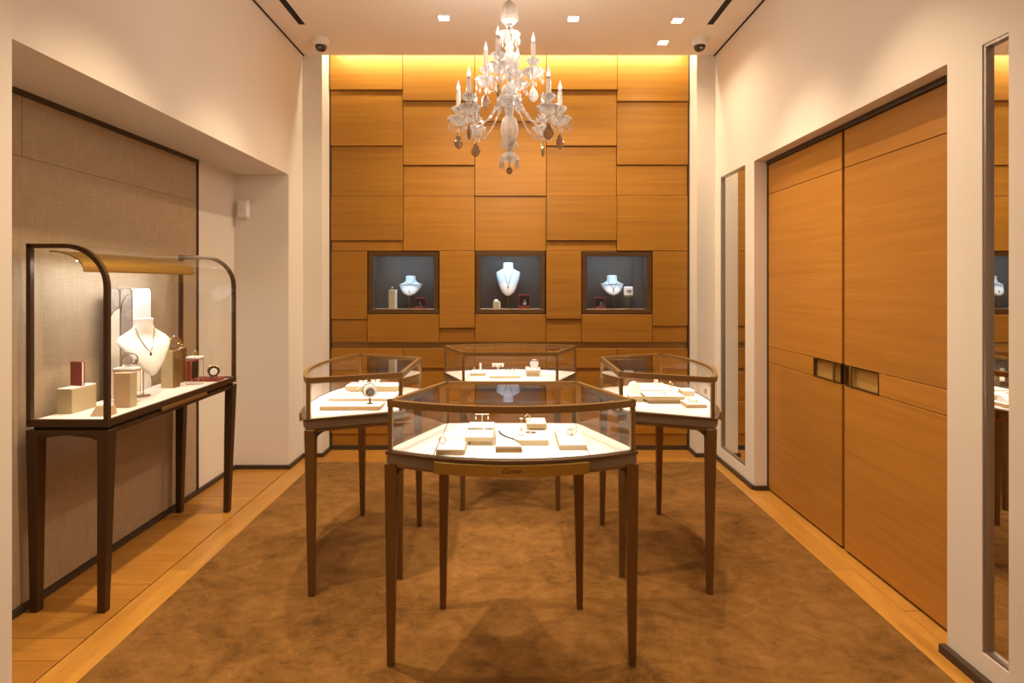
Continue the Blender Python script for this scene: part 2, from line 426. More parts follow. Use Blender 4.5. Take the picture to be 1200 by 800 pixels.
# ------------------------------------------------------------------ doors
hd = struct(box('trim_1', XD - .012, XD + .04, YJ0 - .04, YJ1, 2.362, 2.39, trim_dark), 'dark header strip over the oak double door')
child(box('jamb_strip', XD - .008, XD + .04, YJ1 - .008, YJ1, 0, 2.362, trim_dark), hd)
struct(box('wall_door_pocket', XD + .06, RB, YJ0 - .05, YJ1, 0, 2.39, black))
def door(name, y0, y1, ya, yb, yp, label):
    """leaf spans y0..y1, recessed pull spans ya..yb, bar at yp"""
    r = empty(name, (XD, (y0 + y1) / 2, 0)); struct(r, label)
    def b(n, *a, **k): return child(box(n, *a, **k), r)
    T = .05; g = .0018
    def panel(a, c, z0, z1): b('door_panel', XD, XD + T, a, c, z0 + g, z1 - g, wood_y, None, bevel=.0015)
    panel(y0, y1, .012, .93); panel(y0, y1, 1.044, 2.146); panel(y0, y1, 2.146, 2.36)
    if ya > y0 + .01: panel(y0, ya, .93, 1.044)
    if yb < y1 - .01: panel(yb, y1, .93, 1.044)
    b('core', XD + T - .008, XD + T - .001, y0 + .003, y1 - .003, .02, 2.35, black)
    p = empty('pull', (0, 0, 0)); child(p, r)
    def pb(n, *a, **k):
        o = box(n, *a, **k); o.parent = p; o.location -= r.location + p.location; return o
    p.location = (0, (ya + yb) / 2 - r.location.y, .93)
    def pb(n, x0, x1, a, c, z0, z1, m):
        o = box(n, x0, x1, a, c, z0, z1, m); o.parent = p
        o.location -= Vector((XD, (ya + yb) / 2, .93)); return o
    pb('brass_plate', XD + .018, XD + .024, ya, yb, .932, 1.042, brass)
    pb('recess_edge', XD - .002, XD + .02, ya, yb, 1.038, 1.043, bronze)
    pb('recess_edge', XD - .002, XD + .02, ya, yb, .931, .936, bronze)
    pb('recess_edge', XD - .002, XD + .02, ya, ya + .006, .936, 1.038, bronze)
    pb('recess_edge', XD - .002, XD + .02, yb - .006, yb, .936, 1.038, bronze)
    pb('pull_bar', XD - .006, XD + .004, yp - .008, yp + .008, .93, 1.044, brass_frame)
    return r
door('door_1', 3.231, 4.147, 3.236, 3.53, 3.306, 'far leaf of the oak double door with brass recessed pull')
door('door_2', 2.285, 3.205, 2.905, 3.200, 3.14, 'near leaf of the oak double door with brass recessed pull')

# ------------------------------------------------------------------ mirrors
def wall_mirror(y0, y1, label):
    r = empty('wall_mirror', (XR, (y0 + y1) / 2, MZ[0])); tag(r, label, 'mirror', 'tall narrow mirrors let into the right wall')
    def b(n, *a, **k):
        o = box(n, *a, **k); o.parent = r; o.location -= r.location
    e = .012
    b('mirror_glass', XR + .020, XR + .026, y0 + e, y1 - e, MZ[0] + e, MZ[1] - e, mirror)
    b('frame_edge', XR + .004, XR + .029, y0 + .001, y0 + e, MZ[0] + .001, MZ[1] - .001, trim_dark)
    b('frame_edge', XR + .004, XR + .029, y1 - e, y1 - .001, MZ[0] + .001, MZ[1] - .001, steel)
    b('frame_edge', XR + .004, XR + .029, y0 + e, y1 - e, MZ[0] + .001, MZ[0] + e, steel)
    b('frame_edge', XR + .004, XR + .029, y0 + e, y1 - e, MZ[1] - e, MZ[1] - .001, steel)
wall_mirror(*MF, 'tall narrow mirror between the far corner and the oak doors')
wall_mirror(*MN, 'tall narrow mirror at the right edge, nearer than the oak doors')

# ------------------------------------------------------------------ back wall
wb = struct(box('wall_back', -1.8, 1.8, 5.56, BACK, 0, 3.86, trim_dark), 'oak panelled back wall with three lit niches')
child(box('pilaster', XL, -1.63, YP, 5.50, 0, ZC, paint), wb)
child(box('pilaster', 1.615, XR, YP, 5.50, 0, ZC, paint), wb)
child(box('cove_return', -1.8, -1.63, YP, 5.50, ZC, 3.86, paint), wb)
child(box('cove_return', 1.615, 1.8, YP, 5.50, ZC, 3.86, paint), wb)
child(box('edge_strip', -1.63, -1.619, YB - .02, 5.50, .0, 3.86, trim_dark), wb)
child(box('edge_strip', 1.603, 1.615, YB - .02, 5.50, .0, 3.86, trim_dark), wb)
def bx(px): return X(px, YB)
def bz(py): return Z(py, YB)
def wpanel(px0, px1, py0, py1, proud, top=None):
    g = .0022
    z1 = top if top else bz(py0) - g
    child(box('wood_panel', bx(px0) + g, bx(px1) - g, YB - proud, YB + .05, bz(py1) + g, z1, wood_x, None, .0016), wb)
cols = [388.3, 472.8, 556.5, 640, 722.3, 805.6]
TOP = 3.85
rows = [
    [(66, 107, .045), (107, 171.5, .024), (171.5, 230, .010), (230, 282, .018), (282, 294, .002)],
    [(66, 119.5, .040), (119.5, 194, .022), (194, 230, .003), (230, 294, .014)],
    [(66, 143.5, .034), (143.5, 230, .018), (230, 294, .006)],
    [(66, 107, .044), (107, 171.5, .024), (171.5, 230, .006), (230, 282, .026), (282, 294, .0)],
    [(66, 120, .036), (120, 193.5, .020), (193.5, 229, .004), (229, 294, .014)],
]
for k, rr in enumerate(rows):
    for (a, b_, p) in rr:
        wpanel(cols[k], cols[k + 1], a, b_, p, TOP if a == 66 else None)
NI = [(431, 514.6), (557, 639.4), (681.6, 764)]
NT, NB = 294, 368
for (a, b_) in NI: wpanel(a - .4, b_ + .4, NB, 401, .008)
for (a, b_, t, b2, p) in ((388.3, 430.6, 294, 374, .010), (388.3, 430.6, 374, 401, .0), (515, 556.6, 294, 384, .018), (515, 556.6, 384, 401, .0),
                          (639.8, 681.2, 294, 373.5, .022), (639.8, 681.2, 373.5, 401, .0), (764.4, 805.6, 294, 382, .012), (764.4, 805.6, 382, 401, .0)):
    wpanel(a, b_, t, b2, p)
child(box('bronze_channel', bx(388.3), bx(805.6), YB + .012, YB + .05, bz(408), bz(401), brass_frame), wb)
for k in range(5):
    a, b_ = cols[k], cols[k + 1]
    for (t, b2, p) in ((408, 431, .012), (434.5, 470, .004), (470, 508, .010), (508, 524, .0)):
        wpanel(a, b_, t, b2, p)
    child(box('shadow_strip', bx(a) + .003, bx(b_) - .003, YB + .010, YB + .05, bz(434.5), bz(431), wood_x), wb)
child(box('base_strip', -1.612, 1.597, YB - .014, YB + .05, 0, .038, trim_dark), wb)
# blocking behind the panel joints
child(box('backing', bx(388.3), bx(805.6), YB + .052, YB + .06, bz(NT) + .002, TOP, black), wb)
child(box('backing', bx(388.3), bx(805.6), YB + .052, YB + .06, 0, bz(NB) - .002, black), wb)
for (a, b_) in ((388.3, 430.8), (514.8, 556.8), (639.6, 681.4), (764.2, 805.6)):
    child(box('backing', bx(a), bx(b_), YB + .052, YB + .06, bz(NB), bz(NT), black), wb)
# cove light
area('cove_light', (0, 4.985, 3.60), (math.radians(30), 0, 0), 3.15, .03, P_COVE, COVE)

# ------------------------------------------------------------------ niches
ZN0, ZN1 = bz(NB) + .002, bz(NT) - .002
ND = .34
FW = .046
NFL = ZN0 + FW - .008
def niche(px0, px1, label):
    x0, x1 = bx(px0) + .002, bx(px1) - .002; cx = (x0 + x1) / 2
    r = empty('display_niche', (cx, YB, ZN0)); tag(r, label, 'display niche', 'lit display niches in the panelled wall')
    def b(n, a, c, y0, y1, z0, z1, m, bev=0.):
        o = box(n, a, c, y0, y1, z0, z1, m, None, bev); o.parent = r; o.location -= r.location; return o
    yf = YB - .006
    f = empty('frame', r.location); f.parent = r; f.location = (0, 0, 0)
    for (a, c, z0, z1) in ((x0, x1, ZN1 - FW, ZN1), (x0, x1, ZN0, ZN0 + FW), (x0, x0 + FW, ZN0 + FW, ZN1 - FW), (x1 - FW, x1, ZN0 + FW, ZN1 - FW)):
        o = box('frame_bar', a, c, yf, yf + .035, z0, z1, bronze, None, .004); o.parent = f; o.location -= r.location
    yb0 = yf + .035
    yb1 = YB + ND
    t = .012
    b('lining_back', x0, x1, yb1, yb1 + t, ZN0, ZN1, nichem)
    b('lining_side', x0, x0 + t, yb0, yb1, ZN0, ZN1, nichem)
    b('lining_side', x1 - t, x1, yb0, yb1, ZN0, ZN1, nichem)
    b('lining_top', x0 + t, x1 - t, yb0, yb1, ZN1 - t, ZN1, nichem)
    b('shelf', x0 + t, x1 - t, yb0, yb1, ZN0, NFL, nichefl)
    b('window_pane', x0 + FW, x1 - FW, yf + .014, yf + .020, ZN0 + FW, ZN1 - FW, glassn)
    b('led_strip', x0 + .06, x1 - .06, yb0 + .004, yb0 + .016, ZN1 - t - .008, ZN1 - t, ledc)
    area('niche_light', (0, yb0 + .022 - YB, ZN1 - t - .012 - ZN0), (math.radians(34), 0, 0), x1 - x0 - .14, .03, P_NICHE, NICHEL, r)
    return cx
n1 = niche(*NI[0], 'left lit wall niche with a short bust and a tall cream box')
n2 = niche(*NI[1], 'middle lit wall niche with a long white bust')
n3 = niche(*NI[2], 'right lit wall niche with a short bust beside a bracelet pillow')

# ------------------------------------------------------------------ small merchandise builders (world coordinates)
def at(r, o):
    o.parent = r; o.location -= r.location; return o
def slab(x0, x1, y0, y1, z0, h, label, group=None, ped=None, body=None, name='display_block'):
    """low block with a white pad, the shade on its sides put into the body colour; ped = (x0,x1,y0,y1,h) recessed plinth under it"""
    r = empty(name, ((x0 + x1) / 2, (y0 + y1) / 2, z0)); tag(r, label, 'display block', group or 'jewellery blocks in the glass cases')
    z = z0
    if ped:
        at(r, box('plinth', ped[0], ped[1], ped[2], ped[3], z0, z0 + ped[4], body or blockm)); z += ped[4]
    at(r, box('block_body', x0, x1, y0, y1, z, z + h - .004, body or blockm, None, .0012))
    at(r, box('top_pad', x0 + .002, x1 - .002, y0 + .002, y1 - .002, z + h - .004, z + h, padm, None, .0012))
    return z + h
def torus_path(R, n, axis='x', tilt=0.):
    p = []
    for k in range(n):
        a = 2 * PI * k / n
        if axis == 'x': p.append((0, R * math.cos(a), R * math.sin(a)))
        elif axis == 'y': p.append((R * math.cos(a), 0, R * math.sin(a)))
        else: p.append((R * math.cos(a), R * math.sin(a), 0))
    if tilt:
        M = Matrix.Rotation(tilt, 3, 'X'); p = [tuple(M @ Vector(q)) for q in p]
    return p
def ring(x, y, z, label, R=.0105, m=None, rz=.4, tilt=.35, group='rings on display'):
    r = empty('ring', (x, y, z), rz); tag(r, label, 'ring', group)
    t = R * .17
    tube('band', [(a, b, c + R + t) for a, b, c in torus_path(R, 18, 'y', -tilt)], t, m or gold, r, 6, True)
    v, f = lathe_v([(.0005, .004), (.003, .003), (.0042, .001), (.0005, -.003)], 8)
    mesh('stone', v, f, gem, r, False, (0, math.sin(tilt) * R, R * 2 + t * 2))
    return r
def studs(x0, y0, dx, dy, nx, z, label, m=None):
    """a flat pair of earrings lying on a pad"""
    r = empty('earring_pair', (x0, y0, z)); tag(r, label, 'earrings', 'earring pairs on display')
    for s in (-1, 1):
        tube('hoop', [(s * dx + a, b, c + .0022) for a, b, c in torus_path(.008, 14, 'z')], .002, m or silver, r, 6, True)
    return r
def bracelet(x, y, z, R, label, m=None, rz=0., w=.016, tilt=.25):
    r = empty('bracelet', (x, y, z), rz); tag(r, label, 'bracelet', 'bracelets on display')
    n = 28; v = []; f = []
    M = Matrix.Rotation(tilt, 3, 'X')
    for k in range(n):
        a = 2 * PI * k / n
        for (q, s) in ((R, -1), (R, 1), (R - .004, 1), (R - .004, -1)):
            p = M @ Vector((q * math.cos(a), s * w / 2, q * math.sin(a))); v.append((p.x, p.y, p.z + R * 1.02))
    for k in range(n):
        for j in range(4):
            f.append((k * 4 + j, k * 4 + (j + 1) % 4, ((k + 1) % n) * 4 + (j + 1) % 4, ((k + 1) % n) * 4 + j))
    mesh('band', v, f, m or gold, r, True)
    v, f = lathe_v([(.0005, .004), (.005, .003), (.006, 0), (.0005, -.002)], 8)
    mesh('stone', v, f, gem, r, False, (0, 0, R * 2.04))
    return r
def bust(x, y, zfoot, ztop, prof, label, depth=.55, rz=0., tilt=0., neck=None, rod_at=None, necklace=None, base=None):
    """necklace bust on a rod; prof = (half width, z below the top, forward offset)"""
    r = empty('necklace_bust', (x, y, zfoot), rz); tag(r, label, 'bust', 'white necklace busts')
    seg = 28; v = []; f = []
    for (hw, dz, off) in prof:
        for k in range(seg):
            a = 2 * PI * k / seg
            q = max(0., min(1., (dz - .045) / .05)); d = hw * (.9 + (depth - .9) * q); th = 2 * d + (.026 - 2 * d) * q; sa = abs(math.sin(a))
            v.append((hw * math.cos(a), -off - d * sa + (th * sa if math.sin(a) > 0 else 0) + q * d * .55, ztop - zfoot - dz))
    n = len(prof)
    for i in range(n - 1):
        for k in range(seg):
            f.append((i * seg + k, i * seg + (k + 1) % seg, (i + 1) * seg + (k + 1) % seg, (i + 1) * seg + k))
    f.append(tuple(range(seg))); f.append(tuple(range((n - 1) * seg, n * seg)))
    mesh('bust_form', v, f, bustm, r, True)
    zb = ztop - zfoot - prof[-1][1]
    ro = rod_at if rod_at is not None else -prof[-1][2]
    tube('rod', [(0, ro, .004), (0, ro, zb + .05)], .0028, brass_frame, r, 8)
    lathe('foot_disc', [(.034, .005), (.036, .003), (.036, 0)], (0, ro, 0), brass_frame, r, 24)
    return r
def bust_front(prof, depth, x, dz):
    for (a, b_) in zip(prof[:-1], prof[1:]):
        if a[1] <= dz <= b_[1]:
            t = (dz - a[1]) / max(1e-6, b_[1] - a[1]); hw = a[0] + (b_[0] - a[0]) * t; off = a[2] + (b_[2] - a[2]) * t
            q = max(0., min(1., (dz - .045) / .05)); d = hw * (.9 + (depth - .9) * q)
            return -off - d * math.sqrt(max(0, 1 - (x / hw) ** 2)) + q * d * .55
def drape(prof, depth, zt, xz): return [(x, bust_front(prof, depth, x, dz) - .0025, zt - dz) for x, dz in xz]
def chain(r, pts, m, name='necklace', label=None, cat='necklace', pend=None):
    e = empty(name, r.location, r.rotation_euler.z); tag(e, label, cat, 'necklaces on the busts')
    tube('chain', pts, .0023, m, e, 6)
    if pend:
        v, f = lathe_v([(.001, .012), (.005, .004), (.006, -.004), (.001, -.014)], 8)
        mesh('pendant', v, f, darkm, e, False, pend)
    return e
def red_box(x, y, z, wd, d, h, label, rz=0., item=True):
    """open presentation box: tray with upright lid"""
    r = empty('presentation_box', (x, y, z), rz); tag(r, label, 'jewellery box', 'red presentation boxes')
    box('tray', -wd / 2, wd / 2, -d / 2, d / 2, 0, h * .22, red, r, .002)
    li = box('lid', -wd / 2, wd / 2, d / 2, d / 2 + .018, .002, h, red, r, .002)
    o = box('lid_lining', -wd / 2 + .008, wd / 2 - .008, d / 2 - .004, d / 2, h * .24, h - .010, darkvelvet, r)
    box('cushion', -wd / 2 + .006, wd / 2 - .006, -d / 2 + .006, d / 2 - .006, h * .22, h * .26, darkvelvet, r)
    return r

# niche contents: shelf level NFL, at depth YN
YN = YB + .16
def nx(px): return X(px, YN)
def nz(py): return Z(py, YN)
SHORT = [(.030, 0, 0), (.046, .004, 0), (.047, .030, .0), (.050, .048, .004), (.060, .060, .010), (.082, .072, .018), (.109, .080, .024), (.106, .092, .034), (.095, .115, .052), (.080, .140, .070), (.060, .162, .084), (.036, .177, .093), (.010, .185, .097)]
LONG = [(.032, 0, 0), (.046, .005, 0), (.046, .036, 0), (.050, .058, .005), (.075, .072, .012), (.108, .088, .022), (.112, .100, .030), (.106, .140, .050), (.095, .185, .070), (.078, .235, .088), (.055, .280, .101), (.026, .306, .107), (.006, .312, .108)]
YU = YN + .055
b1 = bust(X(481.5, YU), YU, NFL, Z(323, YU), SHORT, 'short white bust wearing a dark choker, left niche')
b2 = bust(X(595.5, YU), YU, NFL, Z(307.5, YU), LONG, 'long white bust with a pendant necklace, middle niche')
b3 = bust(X(717, YU), YU, NFL, Z(322.5, YU), SHORT, 'short white bust with a small round pendant, right niche')
zt = Z(323, YU) - NFL
chain(b1, drape(SHORT, .55, zt, [(-.044, .052), (-.036, .060), (-.024, .067), (-.012, .071), (0, .073), (.012, .071), (.024, .067), (.036, .060), (.044, .052)]), darkm, label='dark choker around the short bust of the left niche')
zt = Z(307.5, YU) - NFL
chain(b2, drape(LONG, .55, zt, [(-.046, .060), (-.040, .085), (-.030, .12), (-.018, .16), (-.008, .195), (0, .212), (.008, .195), (.018, .16), (.030, .12), (.040, .085), (.046, .060)]), darkm, label='long chain with a dark pendant on the middle bust', pend=(0, bust_front(LONG, .55, 0, .228) - .004, zt - .228))
zt = Z(322.5, YU) - NFL
chain(b3, drape(SHORT, .55, zt, [(-.044, .053), (-.034, .074), (-.020, .098), (-.008, .116), (0, .122), (.008, .116), (.020, .098), (.034, .074), (.044, .053)]), darkm, label='fine chain with a round pendant on the right bust', pend=(0, bust_front(SHORT, .55, 0, .134) - .004, zt - .134))
def tall_box(x, y, z, wd, d, h, label, base=None, m=None, dome=False):
    r = empty('box_stand', (x, y, z)); tag(r, label, 'display stand', 'upright cream display stands')
    zz = 0
    if base: box('base_plate', -base / 2, base / 2, -d / 2 - .012, d / 2 + .012, 0, .008, tanm, r, .001); zz = .008
    box('stand_body', -wd / 2, wd / 2 , -d / 2, d / 2, zz, zz + h, m or blockm, r, .002)
    box('edge_panel', wd / 2, wd / 2 + .010, -d / 2, d / 2, zz, zz + h, padm, r, .001)
    if dome: lathe('domed_top', [(.006, .022), (.018, .014), (.024, .004), (.024, 0)], (0, 0, zz + h), padm, r, 16)
    return zz + h
h = tall_box(nx(460.5), YN - .03, NFL, .058, .05, .170, 'tall cream upright box with a ring on top, left niche', .105)
ring(nx(460.5), YN - .03, NFL + h, 'small ring on top of the tall box in the left niche')
red_box(nx(493), YN - .02, NFL, .098, .075, .105, 'open red box with a pale jewel in the left niche')
ring(nx(493), YN - .04, NFL + .105 * .26, 'pale ring in the open red box of the left niche', R=.014, m=silver)
h = tall_box(nx(581.5), YN - .03, NFL, .058, .05, .062, 'small domed cream stand in the middle niche', .095, dome=True)
red_box(nx(614.5), YN - .02, NFL, .112, .075, .135, 'open red box with a watch in the middle niche')
bracelet(nx(614.5), YN - .045, NFL + .036, .022, 'silver watch bracelet standing in the red box, middle niche', silver, PI / 2 + .3, .022)
red_box(nx(703), YN - .02, NFL, .098, .075, .108, 'open red box with a jewel in the right niche')
ring(nx(704), YN - .04, NFL + .108 * .26, 'pale ring in the open red box of the right niche', R=.014, m=silver)
r = empty('pillow_stand', (nx(736.5), YN, NFL)); tag(r, 'small white bracelet pillow on a gold post, right niche', 'display stand')
tube('post', [(0, 0, 0), (0, 0, nz(348) - NFL)], .003, brass_frame, r)
box('foot_plate', -.03, .03, -.03, .03, 0, .006, brass_frame, r, .001)
box('shelf_plate', -.046, .046, -.03, .03, nz(348) - NFL, nz(347) - NFL, brass_frame, r, .001)
box('pillow', -.042, .042, -.026, .026, nz(347) - NFL, nz(335.5) - NFL, padm, r, .01)
bracelet(nx(736.5), YN, nz(345.5), .034, 'slim gold bracelet around the pillow in the right niche', gold, 0, .012, PI / 2 - .2)

# ------------------------------------------------------------------ ring-segment glass showcases
UO, VO, UI, VI, SAG = .485, .975, .308, .545, .125
RA = (UO * UO + SAG * SAG) / (2 * SAG); AC = -VO - SAG + RA; AH = math.asin(UO / RA)
ZD, ZT = .853, 1.047
def arc(off=0., n=24, half=None):
    h_ = half if half else AH
    return [((RA + off) * math.sin(-h_ + 2 * h_ * k / n), AC - (RA + off) * math.cos(-h_ + 2 * h_ * k / n)) for k in range(n + 1)]
def arcn(n=24, half=None):
    h_ = half if half else AH
    return [(math.sin(-h_ + 2 * h_ * k / n), -math.cos(-h_ + 2 * h_ * k / n)) for k in range(n + 1)]
def seg_nrm(p, q):
    d = Vector((q[0] - p[0], q[1] - p[1])).normalized(); return (d.y, -d.x)
def straight(name, p, q, w2, z0, z1, m, par):
    n_ = seg_nrm(p, q); return ribbon(name, [p, q], [n_, n_], w2, z0, z1, m, par)
def poly_case(o=0.):
    return arc(o) + [(UI + o, -VI + o), (-UI - o, -VI + o)]
def showcase(loc, rz, label, logo=False, lum=1.0):
    r = empty('glass_showcase', (*loc, 0), rz); tag(r, label, 'showcase', 'four glass showcases set in a ring')
    # base
    tr = prism('base_tray', poly_case(.010), .838, ZD - .003, bronze, r)
    prism('lower_band', poly_case(.002), .803, .838, taupe, tr)
    # deck: three suede panels
    xs = .293; aa = arc(-.012, 40)
    mid = [p for p in aa if abs(p[0]) < xs]; th = lambda s: (s * xs, AC - math.sqrt((RA - .012) ** 2 - xs * xs))
    prism('deck_panel', [th(-1)] + mid + [th(1), (xs, -VI - .012), (-xs, -VI - .012)], ZD - .003, ZD + .0005, deckm, r)
    g = .004
    for s in (-1, 1):
        side = [p for p in aa if p[0] * s > xs + g]
        side = sorted(side, key=lambda p: abs(p[0]))
        tri = [(s * (xs + g), th(1)[1] + .001)] + side + [(s * (UI - .004), -VI - .015), (s * (xs + g), -VI - .012)]
        prism('deck_panel', tri, ZD - .003, ZD + .0005, deckm, r)
    # top frame
    fw = .010; z0, z1 = ZT - .026, ZT
    A0, A1 = (-UO, -VO), (UO, -VO); B0, B1 = (-UI, -VI), (UI, -VI)
    ribbon('top_frame_bar', arc(-fw), arcn(), fw, z0, z1, brass_frame, r)
    def ins(p, q, d):   # offset inward by d
        n_ = seg_nrm(p, q); c = Vector((0, -.78)); mid_ = (Vector(p) + Vector(q)) / 2
        s = 1 if (c - mid_).dot(Vector(n_)) > 0 else -1
        return (p[0] + s * n_[0] * d, p[1] + s * n_[1] * d), (q[0] + s * n_[0] * d, q[1] + s * n_[1] * d)
    for p, q in ((A0, B0), (A1, B1), (B0, B1)):
        a, b_ = ins(p, q, fw); straight('top_frame_bar', a, b_, fw, z0, z1, brass_frame, r)
    # posts
    for (u, v_) in ((-UO + .012, -VO + .008), (UO - .012, -VO + .008), (-UI - .001, -VI - .012), (UI + .001, -VI - .012)):
        box('post', u - .009, u + .009, v_ - .009, v_ + .009, ZD, z0, brass_frame, r, .001)
    # panes
    ribbon('curved_pane', arc(-.010), arcn(), .003, ZD, z0, glass, r, True)
    for nm, p, q in (('side_pane', A0, B0), ('side_pane', A1, B1), ('inner_pane', B0, B1)):
        a, b_ = ins(p, q, .010); straight(nm, a, b_, .003, ZD, z0, glass, r)
    prism('top_pane', arc(-.021) + [(UI - .024, -VI - .021), (-UI + .024, -VI - .021)], ZT - .012, ZT - .006, glass, r)
    # legs, rails, brackets
    feet = [(-.474, -.952), (.474, -.952), (-.315, -.560), (.315, -.560)]
    tops = [(-.470, -.958), (.470, -.958), (-.308, -.568), (.308, -.568)]
    for (fx, fy), (tx, ty) in zip(feet, tops):
        v = []
        for (cx, cy, hw, z) in ((fx, fy, .0135, 0.0045), (tx, ty, .024, .800)):
            v += [(cx - hw, cy - hw, z), (cx + hw, cy - hw, z), (cx + hw, cy + hw, z), (cx - hw, cy + hw, z)]
        lg = mesh('leg', v, [(0, 1, 2, 3), (4, 5, 6, 7)] + [(i, (i + 1) % 4, 4 + (i + 1) % 4, 4 + i) for i in range(4)], bronze_leg, r, False, None, .0015)
    ha = AH * .94
    ribbon('apron_rail', arc(-.02, 20, ha), arcn(20, ha), .006, .786, .800, brass_frame, r)
    for i, j in ((0, 2), (1, 3), (2, 3)):
        straight('apron_rail', tops[i], tops[j], .006, .786, .800, bronze_leg, r)
    def bracket(p, q, L):
        p, q = Vector(p), Vector(q); d = (q - p).normalized(); n_ = Vector((-d.y, d.x)) * .005
        prof = [(.02, .800)] + [(.02 + L * (1 - math.cos(t)), .735 + .062 * math.sin(t)) for t in [PI / 2 * k / 6 for k in range(7)]] + [(.02 + L, .800)]
        v = []
        for sgn in (-1, 1):
            for s_, z in prof:
                c = p + d * s_ + n_ * sgn; v.append((c.x, c.y, z))
        m = len(prof)
        mesh('bracket', v, [tuple(range(m)), tuple(range(2 * m - 1, m - 1, -1))] + [(i, (i + 1) % m, m + (i + 1) % m, m + i) for i in range(m)], trim_dark, r)
    aro = arc(-.02, 24)
    bracket(tops[0], aro[4], .11); bracket(tops[1], aro[-5], .11)
    bracket(tops[0], tops[2], .10); bracket(tops[1], tops[3], .10); bracket(tops[2], tops[0], .10); bracket(tops[3], tops[1], .10)
    bracket(tops[2], tops[3], .10); bracket(tops[3], tops[2], .10)
    # brass apron in the middle of the bow
    hb = math.asin(.288 / (RA + .018))
    ap = ribbon('front_apron', arc(.016, 16, hb), arcn(16, hb), .006, .795, .837, apron_gold, r)
    if logo:
        cu = bpy.data.curves.new('logo', 'FONT'); cu.body = 'Cartier'; cu.size = .0245; cu.shear = .35; cu.extrude = .0006; cu.align_x = 'CENTER'; cu.space_character = 1.0
        to = bpy.data.objects.new('logo_tmp', cu); C.objects.link(to)
        bpy.context.view_layer.update()
        me = bpy.data.meshes.new_from_object(to.evaluated_get(bpy.context.evaluated_depsgraph_get()))
        bpy.data.objects.remove(to)
        me.materials.clear(); me.materials.append(engrave)
        lo = bpy.data.objects.new('lettering', me); lo.rotation_euler = (PI / 2, 0, 0); lo.location = (0, AC - RA - .0228, .8095)
        link(lo, ap); lo['label'] = 'dark script lettering engraved on the brass apron'
    # light strips under the top frame
    box('led_strip', -.28, .28, -VI - .0185, -VI - .0145, z0 - .0003, z0 + .001, ledm, r)
    hl = AH * .8
    ribbon('led_strip', arc(-.0165, 12, hl), arcn(12, hl), .002, z0 - .0003, z0 + .001, ledm, r)
    area('case_light', (0, -VO - .05, z0 - .006), (math.radians(6), 0, 0), .66, .015, P_CASE * .6 * lum, CASEL, r)
    area('case_light', (0, -VI - .034, z0 - .006), (math.radians(-5), 0, 0), .50, .012, P_CASE * .4 * lum, CASEL, r)
    return r
RCX = .005
showcase((RCX, 3.20), 0, 'nearest bow-fronted glass showcase with engraved brass apron', True, .7)
showcase((RCX - .005, 3.215), -PI / 2, 'left glass showcase of the ring, holding a round dark watch', lum=.85)
showcase((RCX + .005, 3.235), PI / 2, 'right glass showcase of the ring, near the mirror', lum=.85)
showcase((RCX - .005, 3.215), PI, 'farthest glass showcase of the ring, before the panelled wall', lum=.85)

D = ZD + .0005
# --- nearest case
z = slab(-.279, -.173, 2.151, 2.258, D, .023, 'small white block with one ring, front left of the nearest case')
ring(X(518.5, 2.22), 2.22, z, 'ring at the back corner of the small front left block', R=.013)
z = slab(-.180, -.068, 2.275, 2.52, D, .020, 'raised white block with rows of earrings in the nearest case', ped=(-.157, -.070, 2.285, 2.48, .017))
for i, (px, lab) in enumerate(((553, 'leftmost'), (562, 'middle'), (573, 'rightmost'))):
    studs(X(px, 2.39), 2.39, .009, 0, 2, z, lab + ' silver hoop earring pair on the raised block')
r = empty('earring_stand', (X(565, 2.48), 2.48, z)); tag(r, 'clear T-shaped earring stand on the raised block', 'display stand')
tube('post', [(0, 0, 0), (0, 0, .042)], .002, padm, r); box('crossbar', -.030, .030, -.003, .003, .040, .044, padm, r)
lathe('stand_foot', [(.012, .003), (.012, 0)], (0, 0, 0), padm, r, 16)
r = empty('drop_earrings', (X(565, 2.48), 2.477, z + .022)); tag(r, 'pale drop earrings hanging from the T-shaped stand', 'earrings')
for s in (-1, 1):
    lathe('drop', [(.001, .018), (.004, .008), (.005, .003), (.001, -.002)], (s * .026, -.004, 0), silver, r, 10)
# arc-cut tray
r = empty('arc_tray', (.05, 2.31, D)); tag(r, 'wide two-piece white tray with a curved gap, middle of the nearest case', 'display block', 'jewellery blocks in the glass cases')
cxa, cya, ra = .150, 2.43, .205
def arcp(rad, a0, a1, n=12): return [(cxa + rad * math.cos(a0 + (a1 - a0) * k / n) - .05, cya + rad * math.sin(a0 + (a1 - a0) * k / n) - 2.31) for k in range(n + 1)]
a0, a1 = math.radians(183), math.radians(232)
right = arcp(ra - .014, a0, a1) + [(.152 - .05, arcp(ra - .014, a0, a1)[-1][1]), (.152 - .05, 2.42 - 2.31)]
left = arcp(ra, a0, math.radians(228)) + [(.044 - .05, 2.19 - 2.31), (-.056 - .05, 2.19 - 2.31), (-.056 - .05, 2.42 - 2.31)]
for nm, pl in (('right_piece', right), ('left_piece', left)):
    prism(nm, pl, 0, .021, blockm, r); prism('top_pad', pl, .021, .024, padm, r)
box('front_step', -.056 - .05, .046 - .05, 2.184 - 2.31, 2.19 - 2.31, 0, .011, brass_frame, r)
c = empty('choker', (.05, 2.31, D + .014)); tag(c, 'thin dark collar curving through the gap of the wide tray', 'necklace')
tube('collar', [(x_, y_, .010) for x_, y_ in arcp(ra - .007, math.radians(186), math.radians(226), 18)], .0045, darkm, c, 8)
zt_ = D + .024
e = empty('pendant_stand', (X(611, 2.34), 2.34, zt_)); tag(e, 'small clear upright stand holding a gold pendant', 'display stand')
box('upright', -.006, .006, -.003, .003, .003, .070, acrylic, e); box('stand_foot', -.014, .014, -.010, .010, 0, .003, acrylic, e)
